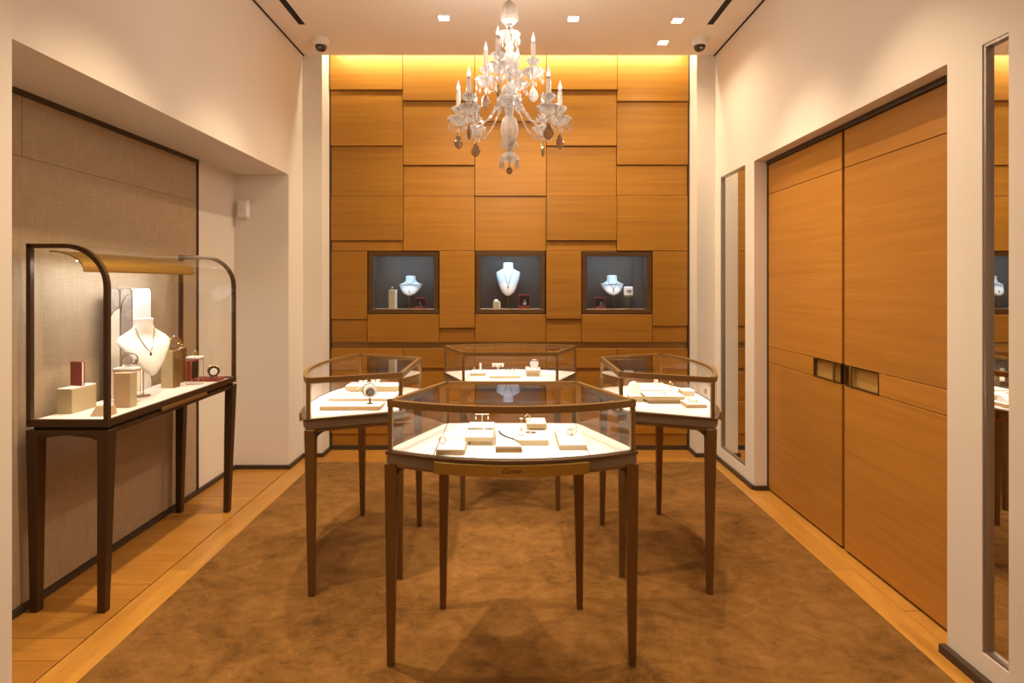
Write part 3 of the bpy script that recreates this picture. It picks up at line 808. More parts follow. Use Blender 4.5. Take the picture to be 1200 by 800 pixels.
tube('pendant_chain', [(0, -.005, .066), (0, -.006, .03)], .0015, gold, e, 6); lathe('pendant', [(.001, .012), (.005, .004), (.004, -.006), (.001, -.010)], (0, -.007, .024), gold, e, 8)
e = empty('recess_ring', (X(622, 2.38), 2.38, zt_)); tag(e, 'flat grey oval ring marking a disc recess in the wide tray', 'bracelet')
tube('band', [(1.5 * a, .6 * b_, .003) for a, b_, c_ in torus_path(.013, 20, 'z')], .003, silver, e, 6, True)  # ring put in for the grey ellipse of a disc recess
z = slab(.072, .160, 2.52, 2.625, D, .022, 'small raised white block with a ring at the back of the nearest case', ped=(.085, .142, 2.535, 2.60, .008))
ring(X(618.5, 2.56), 2.56, z, 'gold ring on the small raised back block', R=.013)
z = slab(.190, .296, 2.217, 2.457, D, .022, 'long white block with a pair of rings, right of the nearest case')
ring(X(668, 2.35), 2.35, z, 'left of two gold rings on the long right block', R=.012); ring(X(672, 2.35), 2.355, z, 'right of two gold rings on the long right block', R=.012, rz=-.3)
# --- left case
z = slab(-.972, -.665, 2.91, 3.035, D, .022, 'long low white tray nearest in the left case', body=tanm)
r = empty('watch', (X(433.5, 2.97), 2.97, z), .45); tag(r, 'round dark-faced watch on a dark stand in the left case', 'watch')
tube('stand_post', [(0, 0, 0), (0, 0, .036)], .005, darkm, r); box('stand_foot', -.013, .013, -.010, .010, 0, .003, darkm, r)
v, f = lathe_v([(.022, .004), (.024, .002), (.024, -.006), (.022, -.008)], 24)
o = mesh('watch_case', v, f, darkm, r, True, (0, -.004, .062)); o.rotation_euler = (PI / 2, 0, 0)
v, f = lathe_v([(.030, .026), (.033, .024), (.033, -.012), (.030, -.014)], 28)
o = mesh('strap_cushion', v, f, padm, r, True, (.004, .018, .064)); o.rotation_euler = (PI / 2, 0, 0)
tube('strap', [(a + .004, .034, c_ + .064) for a, b_, c_ in torus_path(.034, 28, 'y')], .0035, darkm, r, 6, True)
z2 = slab(-1.000, -.640, 3.14, 3.33, D, .016, 'second white tray of the left case with small pendants', body=tanm)
for i, px in enumerate((400, 406.5, 415)):
    studs(X(px, 3.24), 3.24, .010, 0, 2, z2, ('first', 'second', 'third')[i] + ' earring pair from the left on the second left tray', gold)
z3 = slab(-.975, -.66, 3.375, 3.50, D, .030, 'tall cream tray at the far end of the left case', ped=(-.95, -.68, 3.385, 3.49, .012))
def bow_stand(x, y, z, s, label, rz=0.):
    r = empty('leaf_stand', (x, y, z), rz); tag(r, label, 'display stand', 'white leaf-shaped earring stands')
    for k, (dx, tl) in enumerate(((-.5, .5), (.5, -.5))):
        v = []
        for q in (-.004, .004):
            v += [(0, q, .004), (dx * s * .5, q, .003), (dx * s * 1.4, q, s * .7), (dx * s * 1.0, q, s * 1.05), (dx * s * .25, q, s * .6)]
        mesh('leaf', v, [(0, 1, 2, 3, 4), (9, 8, 7, 6, 5)] + [(i, (i + 1) % 5, 5 + (i + 1) % 5, 5 + i) for i in range(5)], padm, r)
    box('leaf_foot', -s * .3, s * .3, -.012, .012, 0, .004, padm, r)
bow_stand(X(425.5, 3.42), 3.42, z3, .045, 'small white leaf stand on the far tray, left of the pair')
bow_stand(X(440, 3.45), 3.45, z3, .06, 'large white leaf stand on the far tray, right of the pair', .4)
ring(X(421, 3.25), 3.26, z2, 'gold ring standing at the back of the second left tray', R=.016)
# --- right case
z = slab(.915, 1.020, 2.96, 3.06, D, .022, 'small white block carrying a domed ring cushion in the right case', body=tanm)
r = empty('ring_cushion', (.972, 3.01, z)); tag(r, 'white half-round cushion on the small right block', 'cushion')
v = []; f = []
for s_ in (-.030, .030):
    v += [(s_ * (1 if k_ else 1), .028 * math.cos(t), .030 * math.sin(t)) for k_, t in enumerate([PI * q / 10 for q in range(11)])]
f = [tuple(range(11)), tuple(range(21, 10, -1))] + [(i, (i + 1) % 11, 11 + (i + 1) % 11, 11 + i) for i in range(11)]
mesh('cushion_form', v, f, padm, r, True)
tube('slit_ring', [(0, .029 * math.cos(t), .031 * math.sin(t)) for t in [PI * q / 12 for q in range(13)]], .0018, gold, r, 6)
z = slab(.730, .938, 3.07, 3.215, D, .021, 'front raised white tray in the right case', ped=(.745, .918, 3.085, 3.20, .020))
z2 = slab(.730, .930, 3.245, 3.485, D, .021, 'back raised white tray in the right case with small rings', ped=(.745, .915, 3.26, 3.47, .020))
ring(X(786, 3.33), 3.33, z2, 'rose gold ring at the right of the back right tray', R=.014); ring(X(776, 3.32), 3.32, z2, 'gold ring in the middle of the back right tray', R=.012)
studs(X(776, 3.15), 3.15, .012, 0, 2, z, 'pair of gold hoops on the front right tray', gold)
r = empty('ring_cone', (X(768.5, 3.42), 3.42, z2)); tag(r, 'white post stand with a gold band on the back right tray', 'display stand')
lathe('cone', [(.009, .055), (.011, .05), (.013, 0)], (0, 0, 0), padm, r, 16); tube('gold_band', [(a, b_, .022) for a, b_, c_ in torus_path(.014, 18, 'z')], .003, gold, r, 6, True)
slab(.652, .722, 3.115, 3.20, D, .034, 'small cream block under the arched plaque in the right case')
r = empty('arched_plaque', (.687, 3.16, D + .034)); tag(r, 'white arch-topped necklace plaque in the right case', 'display stand')
pr = [(-.032, 0), (.032, 0), (.032, .036)] + [(.032 * math.cos(t), .036 + .032 * math.sin(t)) for t in [PI * q / 10 for q in range(1, 10)]] + [(-.032, .036)]
v = [(x_, -.006 + z_ * .25, z_) for x_, z_ in pr] + [(x_, .010 + z_ * .25, z_) for x_, z_ in pr]; n_ = len(pr)
mesh('plaque', v, [tuple(range(n_)), tuple(range(2 * n_ - 1, n_ - 1, -1))] + [(i, (i + 1) % n_, n_ + (i + 1) % n_, n_ + i) for i in range(n_)], padm, r)
box('plaque_foot', -.026, .026, -.008, .028, 0, .004, padm, r)
slab(.985, 1.055, 3.27, 3.36, D, .034, 'cream cube block by the outer curve of the right case')
# --- far case
z = slab(-.28, -.175, 3.995, 4.16, D, .021, 'left white block in the farthest case')
r = empty('ring_stand', (X(563, 4.1), 4.1, z)); tag(r, 'slim white upright ring stand on the left block, farthest case', 'display stand')
box('upright', -.008, .008, -.005, .005, .004, .055, padm, r, .002); box('stand_foot', -.014, .014, -.010, .010, 0, .004, padm, r)
ring(X(556, 4.05), 4.05, z, 'ring on the left block of the farthest case', R=.012)
z = slab(-.139, .07, 3.888, 4.13, D, .020, 'wide white tray in the middle of the farthest case')
r = empty('earring_stand', (X(583.5, 4.06), 4.06, z)); tag(r, 'white four-lobed earring stand on the wide far tray', 'display stand')
tube('post', [(0, 0, 0), (0, 0, .05)], .003, padm, r); box('crossbar', -.042, .042, -.004, .004, .050, .060, padm, r)
box('stand_foot', -.018, .018, -.012, .012, 0, .003, padm, r)
for k in range(4): lathe('lobe', [(.004, .013), (.009, .008), (.009, -.006), (.004, -.012)], (-.033 + k * .022, -.006, .046), padm, r, 10)
for k, px in enumerate((595, 600.5, 605)):
    ring(X(px, 3.97), 3.97 + .015 * (k % 2), z, ('left', 'middle', 'right')[k] + ' one of three rings on the wide far tray', R=.014)
z = slab(.108, .212, 3.965, 4.11, D, .022, 'raised white block with round plaque in the farthest case', ped=(.113, .202, 3.977, 4.09, .026))
r = empty('round_plaque', (X(626, 4.04), 4.04, z)); tag(r, 'round white disc plaque standing on the raised far block', 'display stand')
v, f = lathe_v([(.029, .005), (.031, .003), (.031, -.003), (.029, -.005)], 28)
o = mesh('disc', v, f, padm, r, True, (0, 0, .032)); o.rotation_euler = (PI / 2 - .15, 0, 0)
box('disc_foot', -.016, .016, -.008, .012, 0, .004, padm, r)
e = empty('collar_necklace', (X(626, 4.04), 4.02, z + .030)); tag(e, 'dark curved collar around the round far plaque', 'necklace')
tube('collar', [(.036 * math.cos(t), 0, .036 * math.sin(t)) for t in [-PI * .85 + PI * 1.7 * q / 20 - PI / 2 + PI for q in range(21)] if math.sin(t) < .75], .003, darkm, e, 6)

# ------------------------------------------------------------------ wall vitrine in the alcove
VX0, VX1, VY0, VY1 = -2.190, -1.820, 2.585, 3.795
VZ0, VZ1 = .862, 1.680
VR = .20
def vprof(off=0., n=12):
    """front profile from the back top, round the bend, down to the deck (x, z)"""
    R = VR - off
    cx, cz = VX1 - VR, VZ1 - VR
    return [(VX0, VZ1 - off)] + [(cx + R * math.sin(PI / 2 * k / n), cz + R * math.cos(PI / 2 * k / n)) for k in range(n + 1)] + [(VX1 - off, VZ0 + .02)]
vr = empty('wall_vitrine', ((VX0 + VX1) / 2, (VY0 + VY1) / 2, 0)); tag(vr, 'tall curved-glass vitrine on slim dark legs against the fabric wall', 'showcase')
def vmesh(name, v, f, m, smooth=False, par=None, bev=0.):
    o = mesh(name, [Vector(p) - vr.location for p in v], f, m, par or vr, smooth, None, bev); return o
def vbox(name, *a, bev=0.):
    o = box(name, *a, None, bev); o.parent = vr; o.location -= vr.location; return o
def profile_frame(name, y0, y1, th, m, smooth=False):
    a, b_ = vprof(0), vprof(th); n = len(a); v = []
    for (p, q) in zip(a, b_):
        v += [(p[0], y0, p[1]), (q[0], y0, q[1]), (q[0], y1, q[1]), (p[0], y1, p[1])]
    f = []
    for i in range(n - 1):
        for k in range(4): f.append((4 * i + k, 4 * i + (k + 1) % 4, 4 * i + 4 + (k + 1) % 4, 4 * i + 4 + k))
    f += [(0, 1, 2, 3), tuple(range(4 * n - 4, 4 * n))]
    return vmesh(name, v, f, m, smooth)
for (a, b_) in ((VY0, VY0 + .022), (VY1 - .022, VY1)):
    profile_frame('end_frame', a, b_, .020, vit_bronze)
    vbox('back_post', VX0, VX0 + .020, a, b_, VZ0, VZ1, vit_bronze)
profile_frame('bent_pane', VY0 + .022, VY1 - .022, .006, glass, True)
for yy in (VY0 + .008, VY1 - .014):
    pr = vprof(.018); pr = [(VX0 + .018, VZ0 + .02)] + [(max(x_, VX0 + .018), z_) for x_, z_ in pr]
    n_ = len(pr); v = [(x_, yy, z_) for x_, z_ in pr] + [(x_, yy + .006, z_) for x_, z_ in pr]
    vmesh('end_pane', v, [tuple(range(n_)), tuple(range(2 * n_ - 1, n_ - 1, -1))] + [(i, (i + 1) % n_, n_ + (i + 1) % n_, n_ + i) for i in range(n_)], glass)
VD = .874
vbox('deck', VX0 + .004, VX1 - .012, VY0 + .01, VY1 - .01, VZ0, VD, deckm)
vbox('bottom_rail', VX1 - .014, VX1 + .002, VY0, VY1, VZ0 - .012, VZ0 + .022, vit_bronze, bev=.001)
vbox('bottom_rail', VX0, VX1 - .014, VY0, VY0 + .014, VZ0 - .012, VZ0 + .022, vit_bronze, bev=.001)
vbox('bottom_rail', VX0, VX1 - .014, VY1 - .014, VY1, VZ0 - .012, VZ0 + .022, vit_bronze, bev=.001)
vbox('shadow_gap', VX0 + .02, VX1 - .012, VY0 + .02, VY1 - .02, VZ0 - .026, VZ0, black)
vbox('drawer_front', VX1 - .012, VX1 + .006, 2.98, 3.42, VZ0 - .030, VZ0 - .010, brass_frame, bev=.001)
vbox('table_rail', VX1 - .030, VX1 - .004, VY0, VY1, .812, .836, vit_bronze, bev=.001)
vbox('table_rail', VX0, VX0 + .024, VY0, VY1, .812, .836, vit_bronze, bev=.001)
vbox('table_rail', VX0 + .024, VX1 - .03, VY0, VY0 + .024, .812, .836, vit_bronze, bev=.001)
vbox('table_rail', VX0 + .024, VX1 - .03, VY1 - .024, VY1, .812, .836, vit_bronze, bev=.001)
def wedge(y_, s, xa, xb):
    """angled end bracket beneath the end rail"""
    v = []
    for yy in (y_ - .006, y_ + .006):
        v += [(xa, yy, .812), (xb, yy, .812), (xb, yy, .775), (xb + (.05 if xb < xa else -.05), yy, .800)]
    vmesh('bracket', v, [(0, 1, 2, 3), (7, 6, 5, 4)] + [(i, (i + 1) % 4, 4 + (i + 1) % 4, 4 + i) for i in range(4)], vit_bronze)
for yy in (VY0 + .012, VY1 - .012):
    wedge(yy, 1, -2.02, VX0 + .02); wedge(yy, 1, -2.02, VX1 - .03)
for (fx, fy, tx, ty) in ((-2.172, 2.622, -2.165, VY0 + .026), (-1.862, 2.617, -1.842, VY0 + .026), (-2.172, 3.755, -2.165, VY1 - .026), (-1.862, 3.760, -1.842, VY1 - .026)):
    v = []
    for (cx, cy, hw, z_) in ((fx, fy, .018, 0), (tx, ty, .027, .836)):
        v += [(cx - hw, cy - hw, z_), (cx + hw, cy - hw, z_), (cx + hw, cy + hw, z_), (cx - hw, cy + hw, z_)]
    vmesh('leg', v, [(0, 1, 2, 3), (4, 5, 6, 7)] + [(i, (i + 1) % 4, 4 + (i + 1) % 4, 4 + i) for i in range(4)], vit_bronze, bev=.002)
# curved bronze light hood under the glass top
hv = []; hn = 8
for k in range(hn + 1):
    t = PI / 2 * k / hn
    x_, z_ = -2.165 + .165 * math.sin(t), 1.560 + .095 * math.cos(t)
    for (q, yy) in ((0, VY0 + .10), (0, 3.62), (1, 3.62), (1, VY0 + .10)):
        hv.append((x_ - q * .004 * math.sin(t), yy, z_ - q * .006))
hf = []
for i in range(hn):
    for k in range(4): hf.append((4 * i + k, 4 * i + (k + 1) % 4, 4 * i + 4 + (k + 1) % 4, 4 * i + 4 + k))
hf += [(0, 1, 2, 3), tuple(range(4 * hn, 4 * hn + 4))]
vmesh('light_hood', hv, hf, apron_gold, True)
vbox('led_strip', -2.085, -2.060, VY0 + .16, 3.56, 1.606, 1.612, ledm)
area('vitrine_light', (-2.06 - vr.location.x, 3.1 - vr.location.y, 1.598), (0, math.radians(12), 0), .04, .86, P_VIT, CASEL, vr)

# contents of the vitrine
def vy(py, z=VD): return (H - z) * F / (py - CY)
r = empty('display_block', (-2.137, 2.82, VD)); tag(r, 'tall plain cream block carrying the red card case', 'display block')
box('block_body', -.037, .037, -.081, .081, 0, .118, blockm, r, .0015); box('top_pad', -.036, .036, -.080, .080, .118, .121, padm, r)
r = empty('card_case', (-2.140, 2.83, VD + .121), -.30); tag(r, 'upright dark red leather card case on the cream block', 'case')
box('front_cover', -.035, .035, -.010, -.004, 0, .118, red, r, .0015); box('back_cover', -.035, .035, .004, .010, 0, .118, red, r, .0015)
box('spine', -.039, -.035, -.010, .010, 0, .118, red, r, .001); box('pages', -.035, .033, -.004, .004, .003, .115, padm, r)
r = empty('price_wedge', (-1.935, 2.72, VD)); tag(r, 'low tan wedge block behind the near front post', 'display block')
v = [(-.045, -.03, 0), (.045, -.03, 0), (.045, .03, 0), (-.045, .03, 0), (-.036, .0, .042), (.036, .0, .042), (.040, .026, .042), (-.040, .026, .042)]
mesh('wedge_body', v, [(0, 1, 2, 3), (4, 5, 6, 7)] + [(i, (i + 1) % 4, 4 + (i + 1) % 4, 4 + i) for i in range(4)], tanm, r, False, None, .0015)
r = empty('display_pillar', (-1.955, 2.905, VD)); tag(r, 'tan rectangular pillar beside the bracelet stand', 'display stand')
box('pillar_body', -.040, .030, -.028, .028, 0, .174, tanm, r, .0015); box('edge_panel', .030, .041, -.028, .028, 0, .174, blockm, r, .0015)
def wire_stand(x, y, wd, d, h, label):
    r = empty('wire_stand', (x, y, VD)); tag(r, label, 'display stand', 'gold wire stands with white plates')
    box('top_plate', -wd / 2, wd / 2, -d / 2, d / 2, h - .014, h, padm, r, .002)
    box('plate_rim', -wd / 2 - .001, wd / 2 + .001, -d / 2 - .001, d / 2 + .001, h - .018, h - .014, brass_frame, r)
    for sx in (-1, 1):
        for sy in (-1, 1):
            tube('wire_leg', [(sx * (wd / 2 - .003), sy * (d / 2 - .003), 0), (sx * (wd / 2 - .003), sy * (d / 2 - .003), h - .016)], .0018, gold, r, 6)
    tube('wire_foot', [(-wd / 2 + .003, -d / 2 + .003, .002), (wd / 2 - .003, -d / 2 + .003, .002), (wd / 2 - .003, d / 2 - .003, .002), (-wd / 2 + .003, d / 2 - .003, .002)], .0018, gold, r, 6, True)
    return VD + h
zz = wire_stand(-2.010, 3.00, .100, .07, .186, 'gold wire stand with a bracelet, beside the tan pillar')
bracelet(-2.000, 3.00, zz, .040, 'wide silver and gold bracelet on the wire stand by the pillar', silver, .9, .024, .3)
# back screens
def screen(y0, y1, z1, m, label, arch=None, rr=.03):
    r = empty('backdrop_screen', (-2.174, (y0 + y1) / 2, VD)); tag(r, label, 'screen', 'backdrop screens of the vitrine')
    hw = (y1 - y0) / 2; hh = z1 - VD
    pr = [(-hw, 0), (hw, 0)] + [(hw - rr + rr * math.cos(t), hh - rr + rr * math.sin(t)) for t in [PI / 2 * k / 5 for k in range(6)]] + [(-hw + rr - rr * math.sin(t), hh - rr + rr * math.cos(t)) for t in [PI / 2 * k / 5 for k in range(6)]]
    def sheet(nm, pr, x0, x1, m):
        n_ = len(pr); v = [(x0, y_, z_) for y_, z_ in pr] + [(x1, y_, z_) for y_, z_ in pr]
        mesh(nm, v, [tuple(range(n_)), tuple(range(2 * n_ - 1, n_ - 1, -1))] + [(i, (i + 1) % n_, n_ + (i + 1) % n_, n_ + i) for i in range(n_)], m, r)
    sheet('screen_panel', pr, -.006, .004, m)
    tube('gold_edge', [(.004, y_, z_) for y_, z_ in pr], .0028, brass_frame, r, 6, True)
    if arch:
        (ra_, base_, m2, flip) = arch
        qa = [(-hw + .004, .004)] + [(flip * (-hw + .004 + (2 * hw - .008) * math.sin(t)) if flip > 0 else (hw - .004 - (2 * hw - .008) * math.sin(t)), base_ + ra_ * math.cos(t)) for t in [PI / 2 * k / 8 for k in range(9)]] + [(hw - .004, .004)]
        if flip < 0: qa = [(hw - .004, .004)] + qa[1:-1] + [(-hw + .004, .004)]
        sheet('arch_inset', qa, .004, .008, m2)
        tube('arch_edge', [(.008, y_, z_) for y_, z_ in qa[1:-1]], .0025, brass_frame, r, 6)
screen(3.075, 3.175, 1.475, screen1, 'narrow grey backdrop screen with an ivory arch, nearest of three', (.12, .37, screen2, -1))
screen(3.180, 3.275, 1.475, screen1, 'grey woven backdrop screen with a gold arch line, middle of three', (.10, .47, screen1, -1))
screen(3.282, 3.455, 1.475, padm, 'white round-cornered backdrop screen behind the large bust', (.11, .05, screen2, 1))
VB = [(.042, 0, 0), (.048, .004, 0), (.046, .030, 0), (.048, .045, .002), (.062, .062, .006), (.088, .080, .012), (.116, .100, .020), (.132, .120, .032), (.129, .140, .050), (.112, .168, .075), (.092, .196, .096), (.072, .228, .116), (.050, .260, .130), (.028, .290, .140), (.008, .304, .143)]
VBY = 3.18
vb = bust(X(168, VBY), VBY, VD, Z(372.5, VBY), VB, 'large white necklace bust in the wall vitrine', .42, .88, rod_at=.0)
zt = Z(372.5, VBY) - VD
chain(vb, drape(VB, .42, zt, [(-.046, .052), (-.042, .075), (-.034, .105), (-.022, .14), (-.010, .165), (0, .178), (.010, .165), (.022, .14), (.034, .105), (.042, .075), (.046, .052)]), silver, label='fine chain with a drop pendant on the large vitrine bust', pend=(0, bust_front(VB, .42, 0, .19) - .004, zt - .19))
r = empty('display_pillar', (-2.049, 3.45, VD)); tag(r, 'tall cream pillar right behind the large bust', 'display stand')
box('pillar_body', -.041, .030, -.03, .03, 0, .222, blockm, r, .0015); box('edge_panel', .030, .041, -.03, .03, 0, .222, brass_frame, r, .0015)
bracelet(-2.030, 3.45, VD + .222, .042, 'chunky gold bracelet on the pillar behind the bust', gold, 1.0, .03, .3)
r = empty('display_pillar', (-2.100, 3.63, VD)); tag(r, 'tall white pillar with a ring, far from the bust', 'display stand')
box('pillar_body', -.029, .018, -.03, .03, 0, .218, padm, r, .0015); box('edge_panel', .018, .030, -.03, .03, 0, .218, brass_frame, r, .0015)
ring(-2.100, 3.63, VD + .218, 'gold ring on the tall white pillar', R=.014)
zz = wire_stand(-1.955, 3.545, .082, .06, .175, 'gold wire stand with a ring before the red box')
ring(-1.955, 3.545, zz, 'gold ring on the wire stand before the red box', R=.014)
r = empty('presentation_box', (-2.0, 3.69, VD)); tag(r, 'open red presentation box at the far end of the vitrine', 'jewellery box', 'red presentation boxes')
box('tray', -.03, .135, -.045, .045, 0, .018, red, r, .002)
box('lid', -.075, -.035, -.045, .045, 0, .130, red, r, .002); box('lid_lining', -.035, -.030, -.040, .040, .018, .124, darkvelvet, r)
r = empty('watch_roll', (-1.915, 3.69, VD + .018), .5); tag(r, 'watch on a dark round cushion in the open red box', 'watch')
v, f = lathe_v([(.026, .034), (.031, .026), (.031, -.026), (.026, -.034)], 20)
o = mesh('roll', v, f, darkvelvet, r, True, (0, 0, .044)); o.rotation_euler = (PI / 2, 0, 0)
v, f = lathe_v([(.020, .003), (.022, 0)], 20); o = mesh('roll_end', v, f, padm, r, True, (0, -.036, .044)); o.rotation_euler = (PI / 2, 0, 0)
tube('watch_strap', [(a, .006, c_ + .044) for a, b_, c_ in torus_path(.033, 24, 'y')], .005, gold, r, 6, True)
for s in (-1, 1): box('cradle_leg', s * .018 - .003, s * .018 + .003, -.02, .02, 0, .02, darkm, r)

# ------------------------------------------------------------------ ceiling fittings
def downlight(x, y, label, power=1.0, lit=True, size=140, group='square ceiling downlights'):
    r = empty('downlight', (x, y, ZC)); tag(r, label, 'downlight', group)
    s = .048
    for (a, c, b_, d) in ((-s, s, -s, -s + .010), (-s, s, s - .010, s), (-s, -s + .010, -s + .010, s - .010), (s - .010, s, -s + .010, s - .010)):
        box('trim_edge', a, c, b_, d, -.006, 0, white_plastic, r)
    box('lens', -s + .010, s - .010, -s + .010, s - .010, -.003, 0, lampm, r)
    l = bpy.data.lights.new('downlight_beam', 'SPOT'); l.energy = P_SPOT * power; l.color = WARM; l.spot_size = math.radians(size); l.spot_blend = 1.0; l.shadow_soft_size = .03
    o = bpy.data.objects.new('downlight_beam', l); o.location = (0, 0, -.03); link(o, r)
    return r
downlight(-.494, 4.247, 'square downlight left of the chandelier')
downlight(.470, 4.26, 'square downlight right of the chandelier')
downlight(1.254, 4.288, 'square downlight near the right ceiling slot', .32)
downlight(1.25, 4.685, 'square downlight nearest the panelled wall', .25)
OFF = (('left', -1.07, 2.5, 2.9, 'over the left vitrine alcove'), ('left', -1.1, 3.55, 1.7, 'over the left glass showcase'), ('right', 1.15, 2.5, 1.6, 'over the near oak door leaf'),
       ('right', 1.15, 3.4, 1.7, 'over the right glass showcase'), ('left', -.6, 1.2, .35, 'added unseen as fill, left of the entrance axis'), ('right', .6, 1.2, .35, 'added unseen as fill, right of the entrance axis'),
       ('left', -1.5, -.2, .45, 'added unseen as fill at the left of the shop entrance'), ('mid', 0, -.2, .3, 'added unseen as fill in the middle of the shop entrance'), ('right', 1.5, -.2, .45, 'added unseen as fill at the right of the shop entrance'),
       ('left', -1.5, -1.6, .6, 'added unseen as fill deep in the front shop on the left'), ('mid', 0, -1.6, .6, 'added unseen as fill deep in the front shop in the middle'), ('right', 1.5, -1.6, .6, 'added unseen as fill deep in the front shop on the right'))  # entrance and front-shop lamps are unseen, added for frontal fill and ambience
for (_, x_, y_, p_, lab) in OFF:
    downlight(x_, y_, 'square ceiling downlight ' + lab, p_, size=84 if y_ > 1.5 else 130, group='downlights overhead out of view')
def slot(x0, x1, label):
    r = empty('air_slot', ((x0 + x1) / 2, 3.0, ZC)); tag(r, label, 'air vent', 'black linear air slots')
    w_ = (x1 - x0) / 2
    box('slot_opening', -w_, w_, -1.2, 1.36, -.002, 0, black, r)
    box('slot_edge', -w_ - .004, -w_, -1.2, 1.364, -.004, 0, ceil_paint, r); box('slot_edge', w_, w_ + .004, -1.2, 1.364, -.004, 0, ceil_paint, r)
slot(-1.612, -1.560, 'black linear air slot along the left edge of the ceiling')
slot(1.497, 1.546, 'black linear air slot along the right edge of the ceiling')
def dome(x, y, label):
    r = empty('dome_camera', (x, y, ZC)); tag(r, label, 'security camera', 'ceiling dome cameras')
    lathe('housing', [(.062, 0), (.064, -.01), (.064, -.045), (.058, -.055), (.048, -.058)], (0, 0, 0), white_plastic, r, 28)
    lathe('dome', [(.046, -.058), (.045, -.072), (.036, -.090), (.020, -.101), (.004, -.104)], (0, 0, 0), domem, r, 28)
    o = lathe('lens_ring', [(.014, .006), (.016, 0), (.012, -.004)], (0, -.030, -.086), steel, r, 14)
dome(-1.53, 4.62, 'white dome security camera in the left ceiling corner')
dome(1.53, 4.62, 'white dome security camera in the right ceiling corner')
r = empty('motion_sensor', (X(287, YE), YE - .001, Z(245, YE))); tag(r, 'small white motion sensor on the alcove end wall', 'sensor')
box('sensor_body', -.045, .045, -.045, 0, -.075, .075, white_plastic, r, .012); box('sensor_window', -.032, .032, -.050, -.044, -.03, .045, white_plastic, r, .004)

# ------------------------------------------------------------------ chandelier
CHX, CHY = -.005, 3.25
def cz_(py): return Z(py, CHY)
ch = empty('chandelier', (CHX, CHY, cz_(204))); tag(ch, 'cut crystal chandelier with candle arms and hanging drops', 'chandelier')
ZB = cz_(204); S = CHY / F
def col(name, prof, lobes=0, amp=0., seg=24, m=None, smooth=False):
    seg = lobes * 2 if lobes else 14
    return lathe(name, [(max(r_, .02) * S, cz_(py) - ZB) for r_, py in prof], (0, 0, 0), m or cry, ch, seg, smooth, lobes, amp)
MDROP = {}
def drop(par, loc, L, m, w_=None, flat=.6, rz=0., name='crystal_drop'):
    key = (round(L, 4), m.name, w_)
    if key not in MDROP:
        ww = w_ or L * .26
        v, f = lathe_v([(.0008, 0), (ww * .35, -L * .18), (ww * .8, -L * .42), (ww, -L * .62), (ww * .7, -L * .85), (.0008, -L)], 8, flat=flat)
        o = mesh(name, v, f, m, None, False); MDROP[key] = o.data; o.parent = par; o.location = loc; o.rotation_euler = (0, 0, rz); return o
    o = bpy.data.objects.new(name, MDROP[key]); o.location = loc; o.rotation_euler = (0, 0, rz); return link(o, par)
p = col('finial_bell', [(.5, 0), (3, 1), (6.5, 5), (9, 12), (10, 20), (9.3, 25), (6, 28), (4, 29)], 8, .06, 32)
col('neck', [(3.4, 28), (4.5, 31), (3.2, 34), (4, 37)])
cp = col('crown_dish', [(4, 36), (8, 37), (12, 39), (11.5, 42), (7, 45), (4, 47)], 10, .09, 40)
for k in range(8): drop(cp, (11 * S * math.cos(k * PI / 4), 11 * S * math.sin(k * PI / 4), cz_(42) - ZB), .05, cry, .008, rz=k * PI / 4)
col('baluster', [(3.5, 46), (6, 49), (3.4, 52), (5.6, 56), (3.6, 60), (3.6, 63)])
col('globe', [(3, 62), (8, 64), (10.8, 70), (11, 75), (8.8, 81), (5, 85), (3, 87)], 12, .05, 48)
tube('core_rod', [(0, 0, cz_(197) - ZB), (0, 0, ZC - ZB - .01)], .005, steel, ch, 8)
lathe('ceiling_rose', [(.05, 0), (.055, -.01), (.04, -.03), (.012, -.05)], (0, 0, ZC - ZB), steel, ch, 24)
col('stem', [(2.6, 86), (3.2, 90), (2.4, 95), (3, 99)])
col('arm_hub', [(3, 98), (7, 100), (9, 105), (8, 110), (5, 113)], 10, .06, 40)
cp = col('drip_dish', [(5, 112), (10, 113), (14, 116), (13, 119), (8, 123), (4, 125)], 10, .09, 40)
for k in range(10): drop(cp, (13 * S * math.cos(k * PI / 5), 13 * S * math.sin(k * PI / 5), cz_(119) - ZB), .06, cry, .009, rz=k * PI / 5)
col('collar', [(4, 124), (6, 128), (4, 132), (5, 137)])
cp = col('urn', [(4, 136), (7.5, 139), (9.6, 146), (10, 153), (8.6, 161), (6, 167), (5, 170)], 10, .05, 40)
for k in range(6): drop(cp, (9.6 * S * math.cos(k * PI / 3 + .3), 9.6 * S * math.sin(k * PI / 3 + .3), cz_(163) - ZB), .06, cry, .008, rz=k * PI / 3)
col('ball', [(3, 169), (5, 172), (5.2, 175), (3, 178)])
cp = col('lower_bell', [(3, 178), (7, 180), (10.5, 184), (11.2, 188), (9.5, 189), (5, 187), (2, 188)], 8, .05, 40)
for k in range(8): drop(cp, (10.4 * S * math.cos(k * PI / 4), 10.4 * S * math.sin(k * PI / 4), cz_(188) - ZB), .045, cry, .008, rz=k * PI / 4)
col('bottom_ball', [(.5, 195.5), (3, 197), (4.2, 200), (3, 203), (.5, 204.3)], 0, 0, 12, smoky, False)
CM = {}
def shared(name, key, maker, par, loc):
    if key not in CM:
        v, f, m, sm = maker(); o = mesh(name, v, f, m, par, sm, loc); CM[key] = o.data; return o
    o = bpy.data.objects.new(name, CM[key]); o.location = loc; return link(o, par)
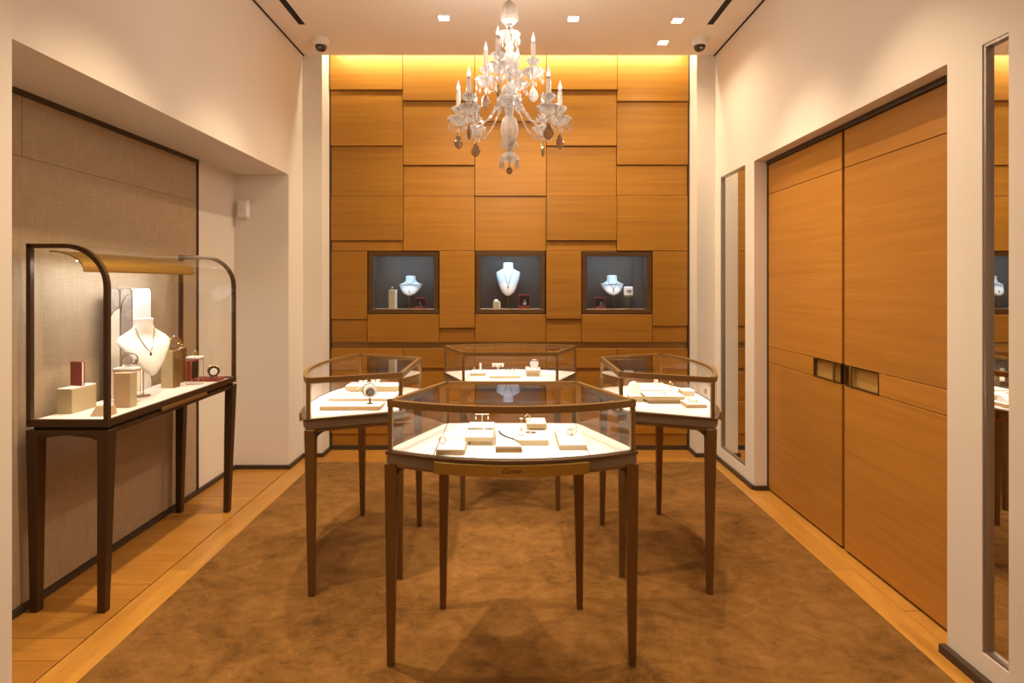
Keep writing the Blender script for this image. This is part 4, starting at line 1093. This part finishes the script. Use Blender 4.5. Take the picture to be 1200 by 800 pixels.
def arm(dx, dy, ztip, z0, smk, big=1.0):
    R = math.hypot(dx, dy); ux, uy = dx / R, dy / R
    zb = ztip - .262
    # S-curved glass arm; its origin is the point below the cup
    pts = []
    for k in range(15):
        t = k / 14; rr = .03 + (R - .03) * t
        zz_ = (z0 - zb) * (1 - t) ** 1.5 - .075 * math.sin(PI * t) * (1 - .2 * t) 
        pts.append(((rr - R) * ux, (rr - R) * uy, zz_))
    a = tube('arm', pts, .0048, cryc, ch, 8, False, (dx, dy, zb - ZB))
    def lv(pr, lb=0, am=0., seg=24, m=cry, sm=True): return lambda: (*lathe_v(pr, seg, lb, am), m, sm)
    shared('bobeche', 'bobeche', lv([(.012, .054), (.028, .044), (.054, .052), (.058, .045), (.040, .022), (.018, .006), (.007, 0)], 8, .13, 32, cry, False), a, (0, 0, 0))
    shared('candle_cup', 'cup', lv([(.013, .108), (.028, .110), (.038, .106), (.029, .088), (.012, .074), (.010, .050)], 8, .12, 32, cry, False), a, (0, 0, 0))
    shared('candle_tube', 'tube', lv([(.0125, .200), (.0130, .196), (.0130, .100)], 0, 0, 16), a, (0, 0, 0))
    shared('socket', 'sock', lv([(.0085, .206), (.0085, .196)], 0, 0, 12, steel), a, (0, 0, 0))
    shared('candle_bulb', 'bulb', lv([(.001, .264), (.0045, .248), (.0105, .228), (.0115, .218), (.0075, .204)], 0, 0, 14, bulbm), a, (0, 0, 0))
    for k in range(6):
        t = k * PI / 3 + .2
        drop(a, (.054 * math.cos(t), .054 * math.sin(t), .044), .030, cry, .0055, rz=t)
        drop(a, (.054 * math.cos(t), .054 * math.sin(t), .014), .040, cry, .0085, rz=t)
    drop(a, (0, 0, -.004), .034, cry, .009)
    pl = bpy.data.lights.new('candle_light', 'POINT'); pl.energy = P_CANDLE; pl.color = (1, .88, .74); pl.shadow_soft_size = .014
    po = bpy.data.objects.new('candle_light', pl); po.location = (0, 0, .228); link(po, a)
    drop(a, (0, 0, -.036), .095, smk, .030, .45, math.atan2(uy, ux) + .6, 'pendant_drop')
    return a
ZL, ZU = 2.654, 2.902
for (dx, dy, m) in ((-.29, 0, smoky), (.288, 0, smoky), (-.215, -.212, smoky), (.208, -.212, smoky), (-.205, .205, smoky), (.202, .205, smoky)):
    arm(dx, dy, ZL, cz_(106), m)
for (dx, dy, m) in ((-.062, -.144, smoky), (.133, -.060, cry), (-.137, .065, smoky), (.048, .138, cry)):
    arm(dx, dy, ZU, cz_(72), m)
